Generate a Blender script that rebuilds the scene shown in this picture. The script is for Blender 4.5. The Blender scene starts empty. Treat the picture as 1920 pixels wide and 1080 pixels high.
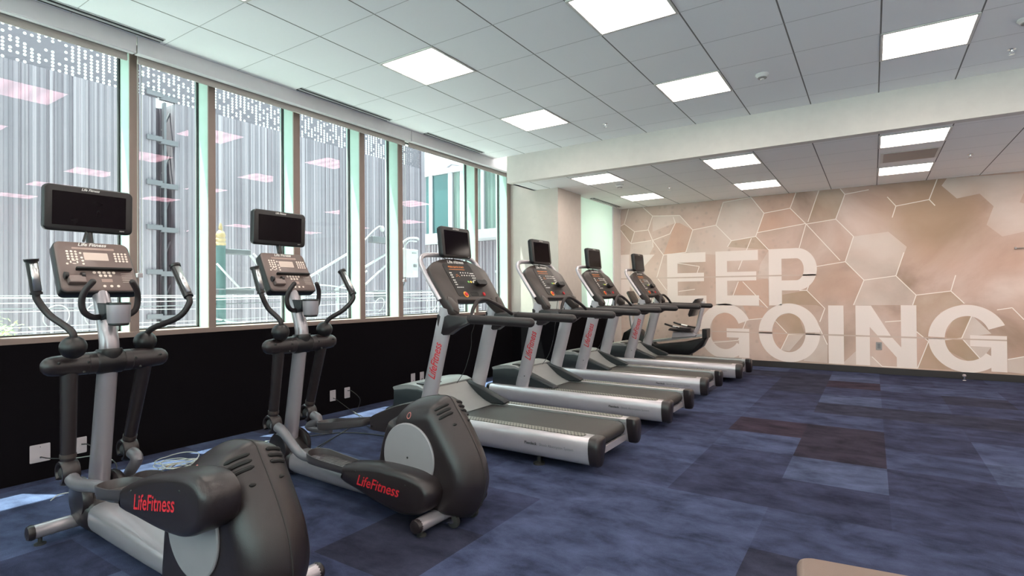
import bpy, bmesh, math, random
from math import pi, sin, cos, radians, sqrt, atan2
from mathutils import Vector, Matrix
from mathutils.bvhtree import BVHTree
random.seed(7)
scene = bpy.context.scene
COL = scene.collection

# ------------------------------------------------------------ camera
F_PX, YAW, PITCH, ROLL = 1024.2, 0.583, 0.0079, -0.0076
cam_d = bpy.data.cameras.new('camera')
cam = bpy.data.objects.new('camera', cam_d)
COL.objects.link(cam)
cam_d.sensor_width = 36.0
cam_d.lens = 36.0 * F_PX / 1920.0
cam_d.clip_start = 0.05
cam_d.clip_end = 200
_fw = Vector((-sin(YAW), cos(YAW), 0)); _rt = Vector((cos(YAW), sin(YAW), 0)); _up = Vector((0, 0, 1))
_f2 = _fw * cos(PITCH) + _up * sin(PITCH); _u2 = _up * cos(PITCH) - _fw * sin(PITCH)
_r3 = _rt * cos(ROLL) + _u2 * sin(ROLL); _u3 = _u2 * cos(ROLL) - _rt * sin(ROLL)
cam.matrix_world = Matrix(((_r3.x, _u3.x, -_f2.x, 0), (_r3.y, _u3.y, -_f2.y, 0), (_r3.z, _u3.z, -_f2.z, 1.30), (0, 0, 0, 1)))
scene.camera = cam

# ------------------------------------------------------------ world, sun, exposure
world = bpy.data.worlds.new('world'); scene.world = world
world.use_nodes = True
_bg = world.node_tree.nodes['Background']
_bg.inputs[0].default_value = (0.86, 0.95, 1.0, 1)
_bg.inputs[1].default_value = 3.3
sun_d = bpy.data.lights.new('sun', 'SUN'); sun = bpy.data.objects.new('sun', sun_d); COL.objects.link(sun)
sun_d.energy = 26.0; sun_d.angle = radians(0.5); sun_d.color = (1.0, 0.97, 0.9)
sun.rotation_euler = Vector((1.0, 0.55, -4.1)).to_track_quat('-Z', 'Y').to_euler()
sun.location = (-12, -3, 30)
LAMP = 9.0                      # radiance of the ceiling troffers
scene.view_settings.view_transform = 'Standard'
scene.view_settings.look = 'None'
scene.view_settings.gamma = 1.0
scene.view_settings.use_curve_mapping = False
scene.view_settings.exposure = 0.72

# ------------------------------------------------------------ materials
def newmat(name):
    m = bpy.data.materials.new(name); m.use_nodes = True
    nt = m.node_tree
    return m, nt, nt.nodes, nt.links, nt.nodes['Principled BSDF']

def mat(name, color, rough=0.5, metal=0.0, var=0.06, scale=12.0, bump=0.0, bscale=200.0, spec=0.5, coat=0.0):
    m, nt, N, L, P = newmat(name)
    tc = N.new('ShaderNodeTexCoord'); no = N.new('ShaderNodeTexNoise')
    no.inputs['Scale'].default_value = scale; no.inputs['Detail'].default_value = 3
    L.new(tc.outputs['Object'], no.inputs['Vector'])
    mx = N.new('ShaderNodeMix'); mx.data_type = 'RGBA'
    mx.inputs[6].default_value = tuple(c * (1 - var) for c in color) + (1,)
    mx.inputs[7].default_value = tuple(min(1, c * (1 + var)) for c in color) + (1,)
    L.new(no.outputs['Fac'], mx.inputs[0]); L.new(mx.outputs[2], P.inputs['Base Color'])
    P.inputs['Roughness'].default_value = rough; P.inputs['Metallic'].default_value = metal
    P.inputs['Specular IOR Level'].default_value = spec
    P.inputs['Coat Weight'].default_value = coat
    if bump > 0:
        n2 = N.new('ShaderNodeTexNoise'); n2.inputs['Scale'].default_value = bscale
        L.new(tc.outputs['Object'], n2.inputs['Vector'])
        b = N.new('ShaderNodeBump'); b.inputs['Strength'].default_value = bump; b.inputs['Distance'].default_value = 0.002
        L.new(n2.outputs['Fac'], b.inputs['Height']); L.new(b.outputs[0], P.inputs['Normal'])
    return m

def emit(name, color, s, var=0.0):
    m, nt, N, L, P = newmat(name)
    P.inputs['Base Color'].default_value = (0, 0, 0, 1)
    P.inputs['Emission Color'].default_value = tuple(color) + (1,)
    P.inputs['Emission Strength'].default_value = s
    return m

M = {}
M['plastic'] = mat('charcoal_plastic', (0.018, 0.013, 0.014), 0.30, bump=0.25, bscale=500)
M['plastic_dark'] = mat('dark_plastic', (0.007, 0.006, 0.007), 0.36, bump=0.2, bscale=500)
M['plastic_teal'] = mat('slate_plastic', (0.017, 0.021, 0.024), 0.45, bump=0.2, bscale=500)
M['panel'] = mat('console_panel', (0.045, 0.034, 0.031), 0.42)
M['panel_in'] = mat('console_inset', (0.018, 0.014, 0.014), 0.3)
M['silver'] = mat('silver_paint', (0.54, 0.50, 0.53), 0.28, metal=0.5, bump=0.05, bscale=900)
M['silver_lt'] = mat('silver_lid', (0.29, 0.29, 0.285), 0.42, metal=0.2)
M['alu'] = mat('brushed_alu', (0.7, 0.7, 0.7), 0.28, metal=0.9)
M['chrome'] = mat('chrome', (0.8, 0.8, 0.8), 0.12, metal=1.0)
M['belt'] = mat('running_belt', (0.034, 0.030, 0.028), 0.5, var=0.2, scale=6, bump=0.4, bscale=900)
M['rubber'] = mat('black_rubber', (0.02, 0.02, 0.02), 0.7)
M['foam'] = mat('grip_foam', (0.017, 0.012, 0.013), 0.45, bump=0.3, bscale=600)
M['screen'] = mat('screen_glass', (0.004, 0.002, 0.004), 0.10, spec=0.12)
M['lcd'] = mat('lcd_window', (0.62, 0.50, 0.44), 0.25)
M['white'] = mat('white_print', (0.80, 0.78, 0.75), 0.5)
M['red'] = mat('red_print', (0.55, 0.02, 0.03), 0.45)
M['yellow'] = mat('yellow_key', (0.8, 0.6, 0.08), 0.4)
M['green'] = mat('green_key', (0.25, 0.6, 0.15), 0.4)
M['orange'] = mat('orange_ring', (0.85, 0.35, 0.04), 0.4)
M['led'] = emit('orange_led', (1.0, 0.30, 0.06), 0.9)
M['grey_print'] = mat('grey_print', (0.16, 0.16, 0.17), 0.5)
M['black_print'] = mat('black_print', (0.02, 0.02, 0.02), 0.5)
M['plate'] = mat('cover_plate', (0.40, 0.35, 0.36), 0.45)
M['silver_e'] = mat('trainer_silver', (0.38, 0.35, 0.375), 0.28, metal=0.5)
M['plate_grey'] = mat('grey_cover_plate', (0.28, 0.26, 0.25), 0.4)
M['cable_w'] = mat('white_cable', (0.42, 0.43, 0.40), 0.5)
M['cable_b'] = mat('black_cable', (0.015, 0.015, 0.015), 0.5)
M['tan'] = mat('tan_vinyl', (0.185, 0.130, 0.108), 0.5, bump=0.3, bscale=300)
M['wall_white'] = mat('white_paint', (0.70, 0.655, 0.62), 0.85, bump=0.08, bscale=400)
M['column'] = mat('column_paint', (0.58, 0.52, 0.47), 0.85, bump=0.08, bscale=400)
M['soffit'] = mat('soffit_paint', (0.74, 0.69, 0.645), 0.85, bump=0.08, bscale=400)
M['wall_black'] = mat('black_paint', (0.005, 0.004, 0.005), 0.9, var=0.1, spec=0.04)
M['base'] = mat('dark_rubber_base', (0.02, 0.015, 0.015), 0.5)
M['bronze'] = mat('taupe_aluminium', (0.26, 0.19, 0.165), 0.5, metal=0.2)
M['mullion'] = mat('pale_aluminium', (0.42, 0.56, 0.50), 0.6)
M['shade'] = mat('shade_fabric', (0.46, 0.41, 0.38), 0.9, bump=0.3, bscale=900)
M['fascia'] = mat('fascia_white', (0.70, 0.66, 0.68), 0.55)
M['slot'] = mat('slot_black', (0.004, 0.004, 0.004), 0.7)
M['vent_blade'] = mat('vent_blade', (0.5, 0.5, 0.5), 0.4, metal=0.4)
M['smoke'] = mat('detector_white', (0.78, 0.76, 0.74), 0.5)
M['troffer'] = mat('troffer_frame', (0.75, 0.72, 0.68), 0.5)
M['ext_metal'] = mat('ext_cladding', (0.235, 0.225, 0.26), 0.55, metal=0.1, var=0.12, scale=1.5)
M['ext_steel'] = mat('galvanised_steel', (0.10, 0.095, 0.11), 0.5, metal=0.2, var=0.15, scale=6)
M['ext_white'] = mat('ext_white', (0.30, 0.29, 0.30), 0.5)
M['ext_teal'] = mat('tinted_pane', (0.02, 0.06, 0.065), 0.12)
M['ext_pole'] = mat('painted_pole', (0.05, 0.085, 0.09), 0.6)
M['gold'] = mat('insulator_tan', (0.30, 0.20, 0.11), 0.4)
M['ext_bright'] = mat('bright_frame', (0.24, 0.225, 0.25), 0.5)
M['ext_pane'] = mat('ribbed_glazing', (0.10, 0.135, 0.125), 0.4)
M['ext_bracket'] = mat('ladder_steel', (0.085, 0.075, 0.09), 0.5)
M['banner'] = mat('violet_banner', (0.25, 0.05, 0.34), 0.6)
M['ground'] = mat('pale_concrete', (0.85, 0.87, 0.83), 0.9, var=0.2, scale=0.6)
M['leaf'] = mat('leaf_green', (0.30, 0.55, 0.12), 0.6)
M['sticker'] = mat('faded_sticker', (0.75, 0.42, 0.38), 0.6)
M['hook'] = mat('small_hook', (0.25, 0.22, 0.2), 0.4)

def mathn(N, L, op, a, b=None, c=None):
    n = N.new('ShaderNodeMath'); n.operation = op
    for i, v in enumerate((a, b, c)):
        if v is None: continue
        if isinstance(v, (int, float)): n.inputs[i].default_value = v
        else: L.new(v, n.inputs[i])
    return n.outputs[0]

def stripe_mat(name, lo, hi, w):
    m, nt, N, L, P = newmat(name)
    tc = N.new('ShaderNodeTexCoord'); sp = N.new('ShaderNodeSeparateXYZ'); L.new(tc.outputs['Object'], sp.inputs[0])
    s_ = mathn(N, L, 'ADD', sp.outputs['X'], sp.outputs['Y'])
    wn = N.new('ShaderNodeTexWhiteNoise'); wn.noise_dimensions = '1D'; L.new(mathn(N, L, 'FLOOR', mathn(N, L, 'DIVIDE', s_, w)), wn.inputs['W'])
    pw = mathn(N, L, 'POWER', wn.outputs['Value'], 2.5)
    no = N.new('ShaderNodeTexNoise'); no.inputs['Scale'].default_value = .8; L.new(tc.outputs['Object'], no.inputs['Vector'])
    f = mathn(N, L, 'MULTIPLY_ADD', no.outputs['Fac'], .35, mathn(N, L, 'MULTIPLY', pw, .75))
    mx = N.new('ShaderNodeMix'); mx.data_type = 'RGBA'; mx.inputs[6].default_value = tuple(lo) + (1,); mx.inputs[7].default_value = tuple(hi) + (1,)
    L.new(f, mx.inputs[0]); L.new(mx.outputs[2], P.inputs['Base Color']); P.inputs['Roughness'].default_value = .55
    return m
def lamp_mat():
    m, nt, N, L, P = newmat('troffer_diffuser')
    P.inputs['Base Color'].default_value = (0.8, 0.8, 0.8, 1)
    tc = N.new('ShaderNodeTexCoord'); sp = N.new('ShaderNodeSeparateXYZ'); L.new(tc.outputs['Object'], sp.inputs[0])
    mu = N.new('ShaderNodeMath'); mu.operation = 'MULTIPLY'; mu.inputs[1].default_value = 2 * pi / 0.20; L.new(sp.outputs['Y'], mu.inputs[0])
    co = N.new('ShaderNodeMath'); co.operation = 'COSINE'; L.new(mu.outputs[0], co.inputs[0])
    ma = N.new('ShaderNodeMath'); ma.operation = 'MULTIPLY_ADD'; ma.inputs[1].default_value = 0.25 * LAMP; ma.inputs[2].default_value = LAMP
    L.new(co.outputs[0], ma.inputs[0])
    P.inputs['Emission Color'].default_value = (1.0, 0.87, 0.775, 1)
    L.new(ma.outputs[0], P.inputs['Emission Strength'])
    return m
M['lamp'] = lamp_mat()

M['ext_metal'] = stripe_mat('ext_cladding', (0.088, 0.068, 0.088), (0.26, 0.212, 0.245), .031)
def glass_mat():
    m = bpy.data.materials.new('coated_glass'); m.use_nodes = True
    nt = m.node_tree; N = nt.nodes; L = nt.links
    for n in list(N): N.remove(n)
    out = N.new('ShaderNodeOutputMaterial'); mix = N.new('ShaderNodeMixShader')
    tr = N.new('ShaderNodeBsdfTransparent'); tr.inputs[0].default_value = (0.845, 0.955, 0.92, 1)
    gl = N.new('ShaderNodeBsdfGlossy'); gl.inputs['Roughness'].default_value = 0.0; gl.inputs[0].default_value = (0.55, 0.33, 0.44, 1)
    fr = N.new('ShaderNodeFresnel'); fr.inputs[0].default_value = 1.5
    geo = N.new('ShaderNodeNewGeometry'); inv = N.new('ShaderNodeMath'); inv.operation = 'SUBTRACT'; inv.inputs[0].default_value = 1.0
    L.new(geo.outputs['Backfacing'], inv.inputs[1])
    mu = N.new('ShaderNodeMath'); mu.operation = 'MULTIPLY'; L.new(fr.outputs[0], mu.inputs[0]); L.new(inv.outputs[0], mu.inputs[1])
    mu2 = N.new('ShaderNodeMath'); mu2.operation = 'MULTIPLY'; mu2.inputs[1].default_value = 1.3; L.new(mu.outputs[0], mu2.inputs[0])
    L.new(mu2.outputs[0], mix.inputs[0]); L.new(tr.outputs[0], mix.inputs[1]); L.new(gl.outputs[0], mix.inputs[2]); L.new(mix.outputs[0], out.inputs[0])
    return m
M['glass'] = glass_mat()

def frosted_mat():
    m = bpy.data.materials.new('frosted_pane'); m.use_nodes = True
    nt = m.node_tree; N = nt.nodes; L = nt.links
    for n in list(N): N.remove(n)
    out = N.new('ShaderNodeOutputMaterial'); mix = N.new('ShaderNodeMixShader'); mix2 = N.new('ShaderNodeMixShader')
    tl = N.new('ShaderNodeBsdfTranslucent'); tl.inputs[0].default_value = (0.80, 0.95, 0.86, 1)
    di = N.new('ShaderNodeBsdfDiffuse'); di.inputs[0].default_value = (0.75, 0.85, 0.78, 1)
    gl = N.new('ShaderNodeBsdfGlossy'); gl.inputs['Roughness'].default_value = 0.12
    no = N.new('ShaderNodeTexNoise'); no.inputs['Scale'].default_value = 2.0
    ml = N.new('ShaderNodeMath'); ml.operation = 'MULTIPLY_ADD'; ml.inputs[1].default_value = 0.1; ml.inputs[2].default_value = 0.35; L.new(no.outputs['Fac'], ml.inputs[0])
    L.new(ml.outputs[0], mix.inputs[0]); L.new(tl.outputs[0], mix.inputs[1]); L.new(di.outputs[0], mix.inputs[2])
    mix2.inputs[0].default_value = 0.06; L.new(mix.outputs[0], mix2.inputs[1]); L.new(gl.outputs[0], mix2.inputs[2]); L.new(mix2.outputs[0], out.inputs[0])
    return m
M['frosted'] = frosted_mat()

def ceiling_mat(name, x0, y0, base):
    T = 0.6096
    m, nt, N, L, P = newmat(name)
    tc = N.new('ShaderNodeTexCoord'); sp = N.new('ShaderNodeSeparateXYZ'); L.new(tc.outputs['Object'], sp.inputs[0])
    def dist(o, off):
        a = mathn(N, L, 'SUBTRACT', o, off); a = mathn(N, L, 'DIVIDE', a, T)
        f = mathn(N, L, 'FRACT', a); f = mathn(N, L, 'SUBTRACT', f, 0.5); f = mathn(N, L, 'ABSOLUTE', f)
        return mathn(N, L, 'MULTIPLY', mathn(N, L, 'SUBTRACT', 0.5, f), T)
    dx = dist(sp.outputs['X'], x0); dy = dist(sp.outputs['Y'], y0)
    gx = mathn(N, L, 'LESS_THAN', dx, 0.0055); gy = mathn(N, L, 'LESS_THAN', dy, 0.0028)
    no = N.new('ShaderNodeTexNoise'); no.inputs['Scale'].default_value = 160; no.inputs['Detail'].default_value = 4; L.new(tc.outputs['Object'], no.inputs['Vector'])
    m1 = N.new('ShaderNodeMix'); m1.data_type = 'RGBA'; m1.inputs[6].default_value = tuple(c * 0.965 for c in base) + (1,); m1.inputs[7].default_value = tuple(base) + (1,)
    L.new(no.outputs['Fac'], m1.inputs[0])
    m2 = N.new('ShaderNodeMix'); m2.data_type = 'RGBA'; m2.inputs[7].default_value = (0.22, 0.21, 0.20, 1); L.new(gx, m2.inputs[0]); L.new(m1.outputs[2], m2.inputs[6])
    m3 = N.new('ShaderNodeMix'); m3.data_type = 'RGBA'; m3.inputs[7].default_value = (0.50, 0.49, 0.49, 1); L.new(gy, m3.inputs[0]); L.new(m2.outputs[2], m3.inputs[6])
    L.new(m3.outputs[2], P.inputs['Base Color']); P.inputs['Roughness'].default_value = 0.95; P.inputs['Specular IOR Level'].default_value = 0.2
    b = N.new('ShaderNodeBump'); b.inputs['Strength'].default_value = 0.1; b.inputs['Distance'].default_value = 0.002; L.new(no.outputs['Fac'], b.inputs['Height']); L.new(b.outputs[0], P.inputs['Normal'])
    return m
GX0, GY0, T = -4.191, 2.726 + 0.002, 0.6120
M['ceil'] = ceiling_mat('ceiling_tiles', -4.191 + 0.0, 3.341, (0.97, 0.965, 0.975))
M['ceil_low'] = ceiling_mat('ceiling_tiles_low', -4.191 + 0.0, 6.93, (0.95, 0.93, 0.92))

def carpet_mat():
    m, nt, N, L, P = newmat('carpet_tiles')
    tc = N.new('ShaderNodeTexCoord')
    at = N.new('ShaderNodeAttribute'); at.attribute_name = 'tile'
    mp = N.new('ShaderNodeMapping'); mp.inputs['Scale'].default_value = (2.0, 2.9, 1.0); L.new(tc.outputs['Object'], mp.inputs[0])
    n1 = N.new('ShaderNodeTexNoise'); n1.inputs['Scale'].default_value = 1.7; n1.inputs['Detail'].default_value = 9; n1.inputs['Roughness'].default_value = 0.66; n1.inputs['Distortion'].default_value = 0.25
    L.new(mp.outputs[0], n1.inputs['Vector'])
    n2 = N.new('ShaderNodeTexNoise'); n2.inputs['Scale'].default_value = 260; n2.inputs['Detail'].default_value = 2; L.new(tc.outputs['Object'], n2.inputs['Vector'])
    cr = N.new('ShaderNodeValToRGB'); cr.color_ramp.elements[0].position = 0.30; cr.color_ramp.elements[0].color = (0.38, 0.38, 0.43, 1)
    cr.color_ramp.elements[1].position = 0.72; cr.color_ramp.elements[1].color = (1.5, 1.5, 1.5, 1); L.new(n1.outputs['Fac'], cr.inputs[0])
    v = N.new('ShaderNodeVectorMath'); v.operation = 'MULTIPLY'; L.new(at.outputs['Color'], v.inputs[0]); L.new(cr.outputs[0], v.inputs[1])
    f = mathn(N, L, 'MULTIPLY_ADD', n2.outputs['Fac'], 0.7, 0.65)
    v2 = N.new('ShaderNodeVectorMath'); v2.operation = 'SCALE'; L.new(v.outputs[0], v2.inputs[0]); L.new(f, v2.inputs['Scale'])
    L.new(v2.outputs[0], P.inputs['Base Color']); P.inputs['Roughness'].default_value = 0.98; P.inputs['Specular IOR Level'].default_value = 0.11
    P.inputs['Sheen Weight'].default_value = 0.0
    b = N.new('ShaderNodeBump'); b.inputs['Strength'].default_value = 0.5; b.inputs['Distance'].default_value = 0.004; L.new(n2.outputs['Fac'], b.inputs['Height']); L.new(b.outputs[0], P.inputs['Normal'])
    return m
M['carpet'] = carpet_mat()

def mural_color(N, L):
    tc = N.new('ShaderNodeTexCoord')
    n1 = N.new('ShaderNodeTexNoise'); n1.inputs['Scale'].default_value = 0.75; n1.inputs['Detail'].default_value = 7; n1.inputs['Roughness'].default_value = 0.55; n1.inputs['Distortion'].default_value = 0.7
    L.new(tc.outputs['Object'], n1.inputs['Vector'])
    cr = N.new('ShaderNodeValToRGB'); E = cr.color_ramp.elements
    E[0].position = 0.30; E[0].color = (0.36, 0.245, 0.185, 1); E[1].position = 0.68; E[1].color = (0.72, 0.565, 0.505, 1)
    e = E.new(0.48); e.color = (0.56, 0.395, 0.33, 1)
    L.new(n1.outputs['Fac'], cr.inputs[0])
    n2 = N.new('ShaderNodeTexNoise'); n2.inputs['Scale'].default_value = 0.9; n2.inputs['Detail'].default_value = 2
    mp = N.new('ShaderNodeMapping'); mp.inputs['Location'].default_value = (5, 2, 9); L.new(tc.outputs['Object'], mp.inputs[0]); L.new(mp.outputs[0], n2.inputs['Vector'])
    c2 = N.new('ShaderNodeValToRGB'); c2.color_ramp.elements[0].position = 0.46; c2.color_ramp.elements[0].color = (0, 0, 0, 1); c2.color_ramp.elements[1].position = 0.66; c2.color_ramp.elements[1].color = (1, 1, 1, 1)
    L.new(n2.outputs['Fac'], c2.inputs[0])
    mx = N.new('ShaderNodeMix'); mx.data_type = 'RGBA'; mx.inputs[7].default_value = (0.60, 0.36, 0.27, 1)
    f = mathn(N, L, 'MULTIPLY', c2.outputs[0], 0.5); L.new(f, mx.inputs[0]); L.new(cr.outputs[0], mx.inputs[6])
    sp = N.new('ShaderNodeSeparateXYZ'); L.new(tc.outputs['Object'], sp.inputs[0])
    # the print is pale and powdery at its lower left and turns tan toward the upper right
    g = N.new('ShaderNodeMapRange'); g.inputs[1].default_value = -4.2; g.inputs[2].default_value = 1.5; g.inputs[3].default_value = 0.50; g.inputs[4].default_value = 0.0
    L.new(mathn(N, L, 'ADD', sp.outputs['X'], mathn(N, L, 'MULTIPLY', sp.outputs['Z'], 0.5)), g.inputs[0])
    m5 = N.new('ShaderNodeMix'); m5.data_type = 'RGBA'; m5.inputs[7].default_value = (0.68, 0.59, 0.54, 1); L.new(g.outputs[0], m5.inputs[0]); L.new(mx.outputs[2], m5.inputs[6])
    ol = N.new('ShaderNodeVectorMath'); ol.operation = 'DISTANCE'; ol.inputs[1].default_value = (.75, 10.17, 2.40)
    L.new(tc.outputs['Object'], ol.inputs[0])
    om = N.new('ShaderNodeMapRange'); om.interpolation_type = 'SMOOTHSTEP'; om.inputs[1].default_value = .15; om.inputs[2].default_value = .95; om.inputs[3].default_value = .75; om.inputs[4].default_value = 0.0; L.new(ol.outputs['Value'], om.inputs[0])
    m6 = N.new('ShaderNodeMix'); m6.data_type = 'RGBA'; m6.inputs[7].default_value = (0.38, 0.26, 0.17, 1); L.new(om.outputs[0], m6.inputs[0]); L.new(m5.outputs[2], m6.inputs[6])
    vo = N.new('ShaderNodeTexVoronoi'); vo.inputs['Scale'].default_value = 7.5; L.new(tc.outputs['Object'], vo.inputs['Vector'])
    dots = N.new('ShaderNodeMapRange'); dots.inputs[1].default_value = .12; dots.inputs[2].default_value = .30; dots.inputs[3].default_value = 1; dots.inputs[4].default_value = 0; L.new(vo.outputs['Distance'], dots.inputs[0])
    reg = mathn(N, L, 'LESS_THAN', mathn(N, L, 'SUBTRACT', sp.outputs['X'], mathn(N, L, 'MULTIPLY', n1.outputs['Fac'], 1.5)), -1.9)
    d = mathn(N, L, 'MULTIPLY', mathn(N, L, 'MULTIPLY', dots.outputs[0], reg), 0.3)
    m4 = N.new('ShaderNodeMix'); m4.data_type = 'RGBA'; m4.inputs[7].default_value = (0.36, 0.28, 0.24, 1); L.new(d, m4.inputs[0]); L.new(m6.outputs[2], m4.inputs[6])
    return m4.outputs[2], tc
def mural_mat():
    m, nt, N, L, P = newmat('mural_print')
    c, tc = mural_color(N, L); L.new(c, P.inputs['Base Color']); P.inputs['Roughness'].default_value = 0.7; P.inputs['Specular IOR Level'].default_value = 0.3
    return m
M['mural'] = mural_mat()

def film(name, color, a, soft=False):
    m, nt, N, L, P = newmat(name)
    c, tc = mural_color(N, L); P.inputs['Roughness'].default_value = 0.7; P.inputs['Specular IOR Level'].default_value = 0.3
    mx = N.new('ShaderNodeMix'); mx.data_type = 'RGBA'; mx.inputs[0].default_value = a; mx.inputs[7].default_value = tuple(color) + (1,)
    L.new(c, mx.inputs[6])
    if soft:
        n3 = N.new('ShaderNodeTexNoise'); n3.inputs['Scale'].default_value = 1.1; n3.inputs['Detail'].default_value = 3; L.new(tc.outputs['Object'], n3.inputs['Vector'])
        mr = N.new('ShaderNodeMapRange'); mr.inputs[1].default_value = .35; mr.inputs[2].default_value = .68; mr.inputs[3].default_value = a * .35; mr.inputs[4].default_value = min(1, a * 1.2)
        L.new(n3.outputs['Fac'], mr.inputs[0]); L.new(mr.outputs[0], mx.inputs[0])
    L.new(mx.outputs[2], P.inputs['Base Color'])
    return m
M['film_light'] = film('print_pale_hexagon', (0.73, 0.64, 0.59), 0.62, True)
M['film_olive'] = film('print_olive_hexagon', (0.36, 0.255, 0.15), 0.60, True)
M['film_orange'] = film('print_rose_hexagon', (0.62, 0.36, 0.26), 0.60, True)
M['letter'] = film('print_letter', (0.84, 0.74, 0.70), 0.92)
M['hexline'] = film('print_line', (0.92, 0.86, 0.81), 0.85)
M['cutline'] = film('print_cut', (0.60, 0.48, 0.42), 0.6)

def perf_mat():
    m, nt, N, L, P = newmat('perforated_cladding')
    P.inputs['Base Color'].default_value = (0.085, 0.066, 0.085, 1); P.inputs['Roughness'].default_value = 0.55
    tc = N.new('ShaderNodeTexCoord'); sp = N.new('ShaderNodeSeparateXYZ'); L.new(tc.outputs['Object'], sp.inputs[0])
    px, pz = 0.0872, 0.056
    ay = mathn(N, L, 'DIVIDE', sp.outputs['Y'], px); az = mathn(N, L, 'DIVIDE', sp.outputs['Z'], pz)
    fy = mathn(N, L, 'MULTIPLY', mathn(N, L, 'SUBTRACT', mathn(N, L, 'FRACT', ay), 0.5), px)
    fz = mathn(N, L, 'MULTIPLY', mathn(N, L, 'SUBTRACT', mathn(N, L, 'FRACT', az), 0.5), pz)
    d = mathn(N, L, 'SQRT', mathn(N, L, 'ADD', mathn(N, L, 'MULTIPLY', fy, fy), mathn(N, L, 'MULTIPLY', fz, fz)))
    hole = mathn(N, L, 'LESS_THAN', d, 0.0215)
    cb = N.new('ShaderNodeCombineXYZ'); L.new(mathn(N, L, 'FLOOR', ay), cb.inputs[0]); L.new(mathn(N, L, 'FLOOR', az), cb.inputs[1])
    wn = N.new('ShaderNodeTexWhiteNoise'); wn.noise_dimensions = '2D'; L.new(cb.outputs[0], wn.inputs['Vector'])
    keep = mathn(N, L, 'GREATER_THAN', wn.outputs['Value'], 0.28)
    h = mathn(N, L, 'MULTIPLY', hole, keep)
    L.new(mathn(N, L, 'SUBTRACT', 1.0, h), P.inputs['Alpha'])
    return m
M['perf'] = perf_mat()

def tread_mat():
    m, nt, N, L, P = newmat('traction_strip')
    tc = N.new('ShaderNodeTexCoord'); sp = N.new('ShaderNodeSeparateXYZ'); L.new(tc.outputs['Object'], sp.inputs[0])
    sx = mathn(N, L, 'ADD', sp.outputs['X'], mathn(N, L, 'MULTIPLY', sp.outputs['Y'], 0.6))
    fx = mathn(N, L, 'FRACT', mathn(N, L, 'DIVIDE', sx, 0.028)); fy = mathn(N, L, 'FRACT', mathn(N, L, 'DIVIDE', sp.outputs['Y'], 0.026))
    a = mathn(N, L, 'LESS_THAN', fx, 0.28); b = mathn(N, L, 'GREATER_THAN', fy, 0.15)
    k = mathn(N, L, 'MULTIPLY', a, b)
    mx = N.new('ShaderNodeMix'); mx.data_type = 'RGBA'; mx.inputs[6].default_value = (0.22, 0.21, 0.18, 1); mx.inputs[7].default_value = (0.02, 0.02, 0.02, 1)
    L.new(k, mx.inputs[0]); L.new(mx.outputs[2], P.inputs['Base Color']); P.inputs['Roughness'].default_value = 0.45
    bp = N.new('ShaderNodeBump'); bp.inputs['Strength'].default_value = 0.8; bp.inputs['Distance'].default_value = 0.003; bp.invert = True; L.new(k, bp.inputs['Height']); L.new(bp.outputs[0], P.inputs['Normal'])
    return m
M['tread'] = tread_mat()
# ------------------------------------------------------------ mesh helpers
def V(*a): return Vector(a)

def catmull(pts, n=8, closed=False):
    P = [Vector(p) for p in pts]
    if len(P) < 3: return P
    out = []
    m = len(P)
    rng = range(m) if closed else range(m - 1)
    for i in rng:
        if closed: a, b, c, d = P[(i - 1) % m], P[i], P[(i + 1) % m], P[(i + 2) % m]
        else: a = P[i - 1] if i > 0 else P[0] * 2 - P[1]; b = P[i]; c = P[i + 1]; d = P[i + 2] if i + 2 < m else P[-1] * 2 - P[-2]
        for k in range(n):
            t = k / n
            out.append(0.5 * ((2 * b) + (c - a) * t + (2 * a - 5 * b + 4 * c - d) * t * t + (3 * b - a - 3 * c + d) * t ** 3))
    if not closed: out.append(P[-1])
    return out

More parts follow.
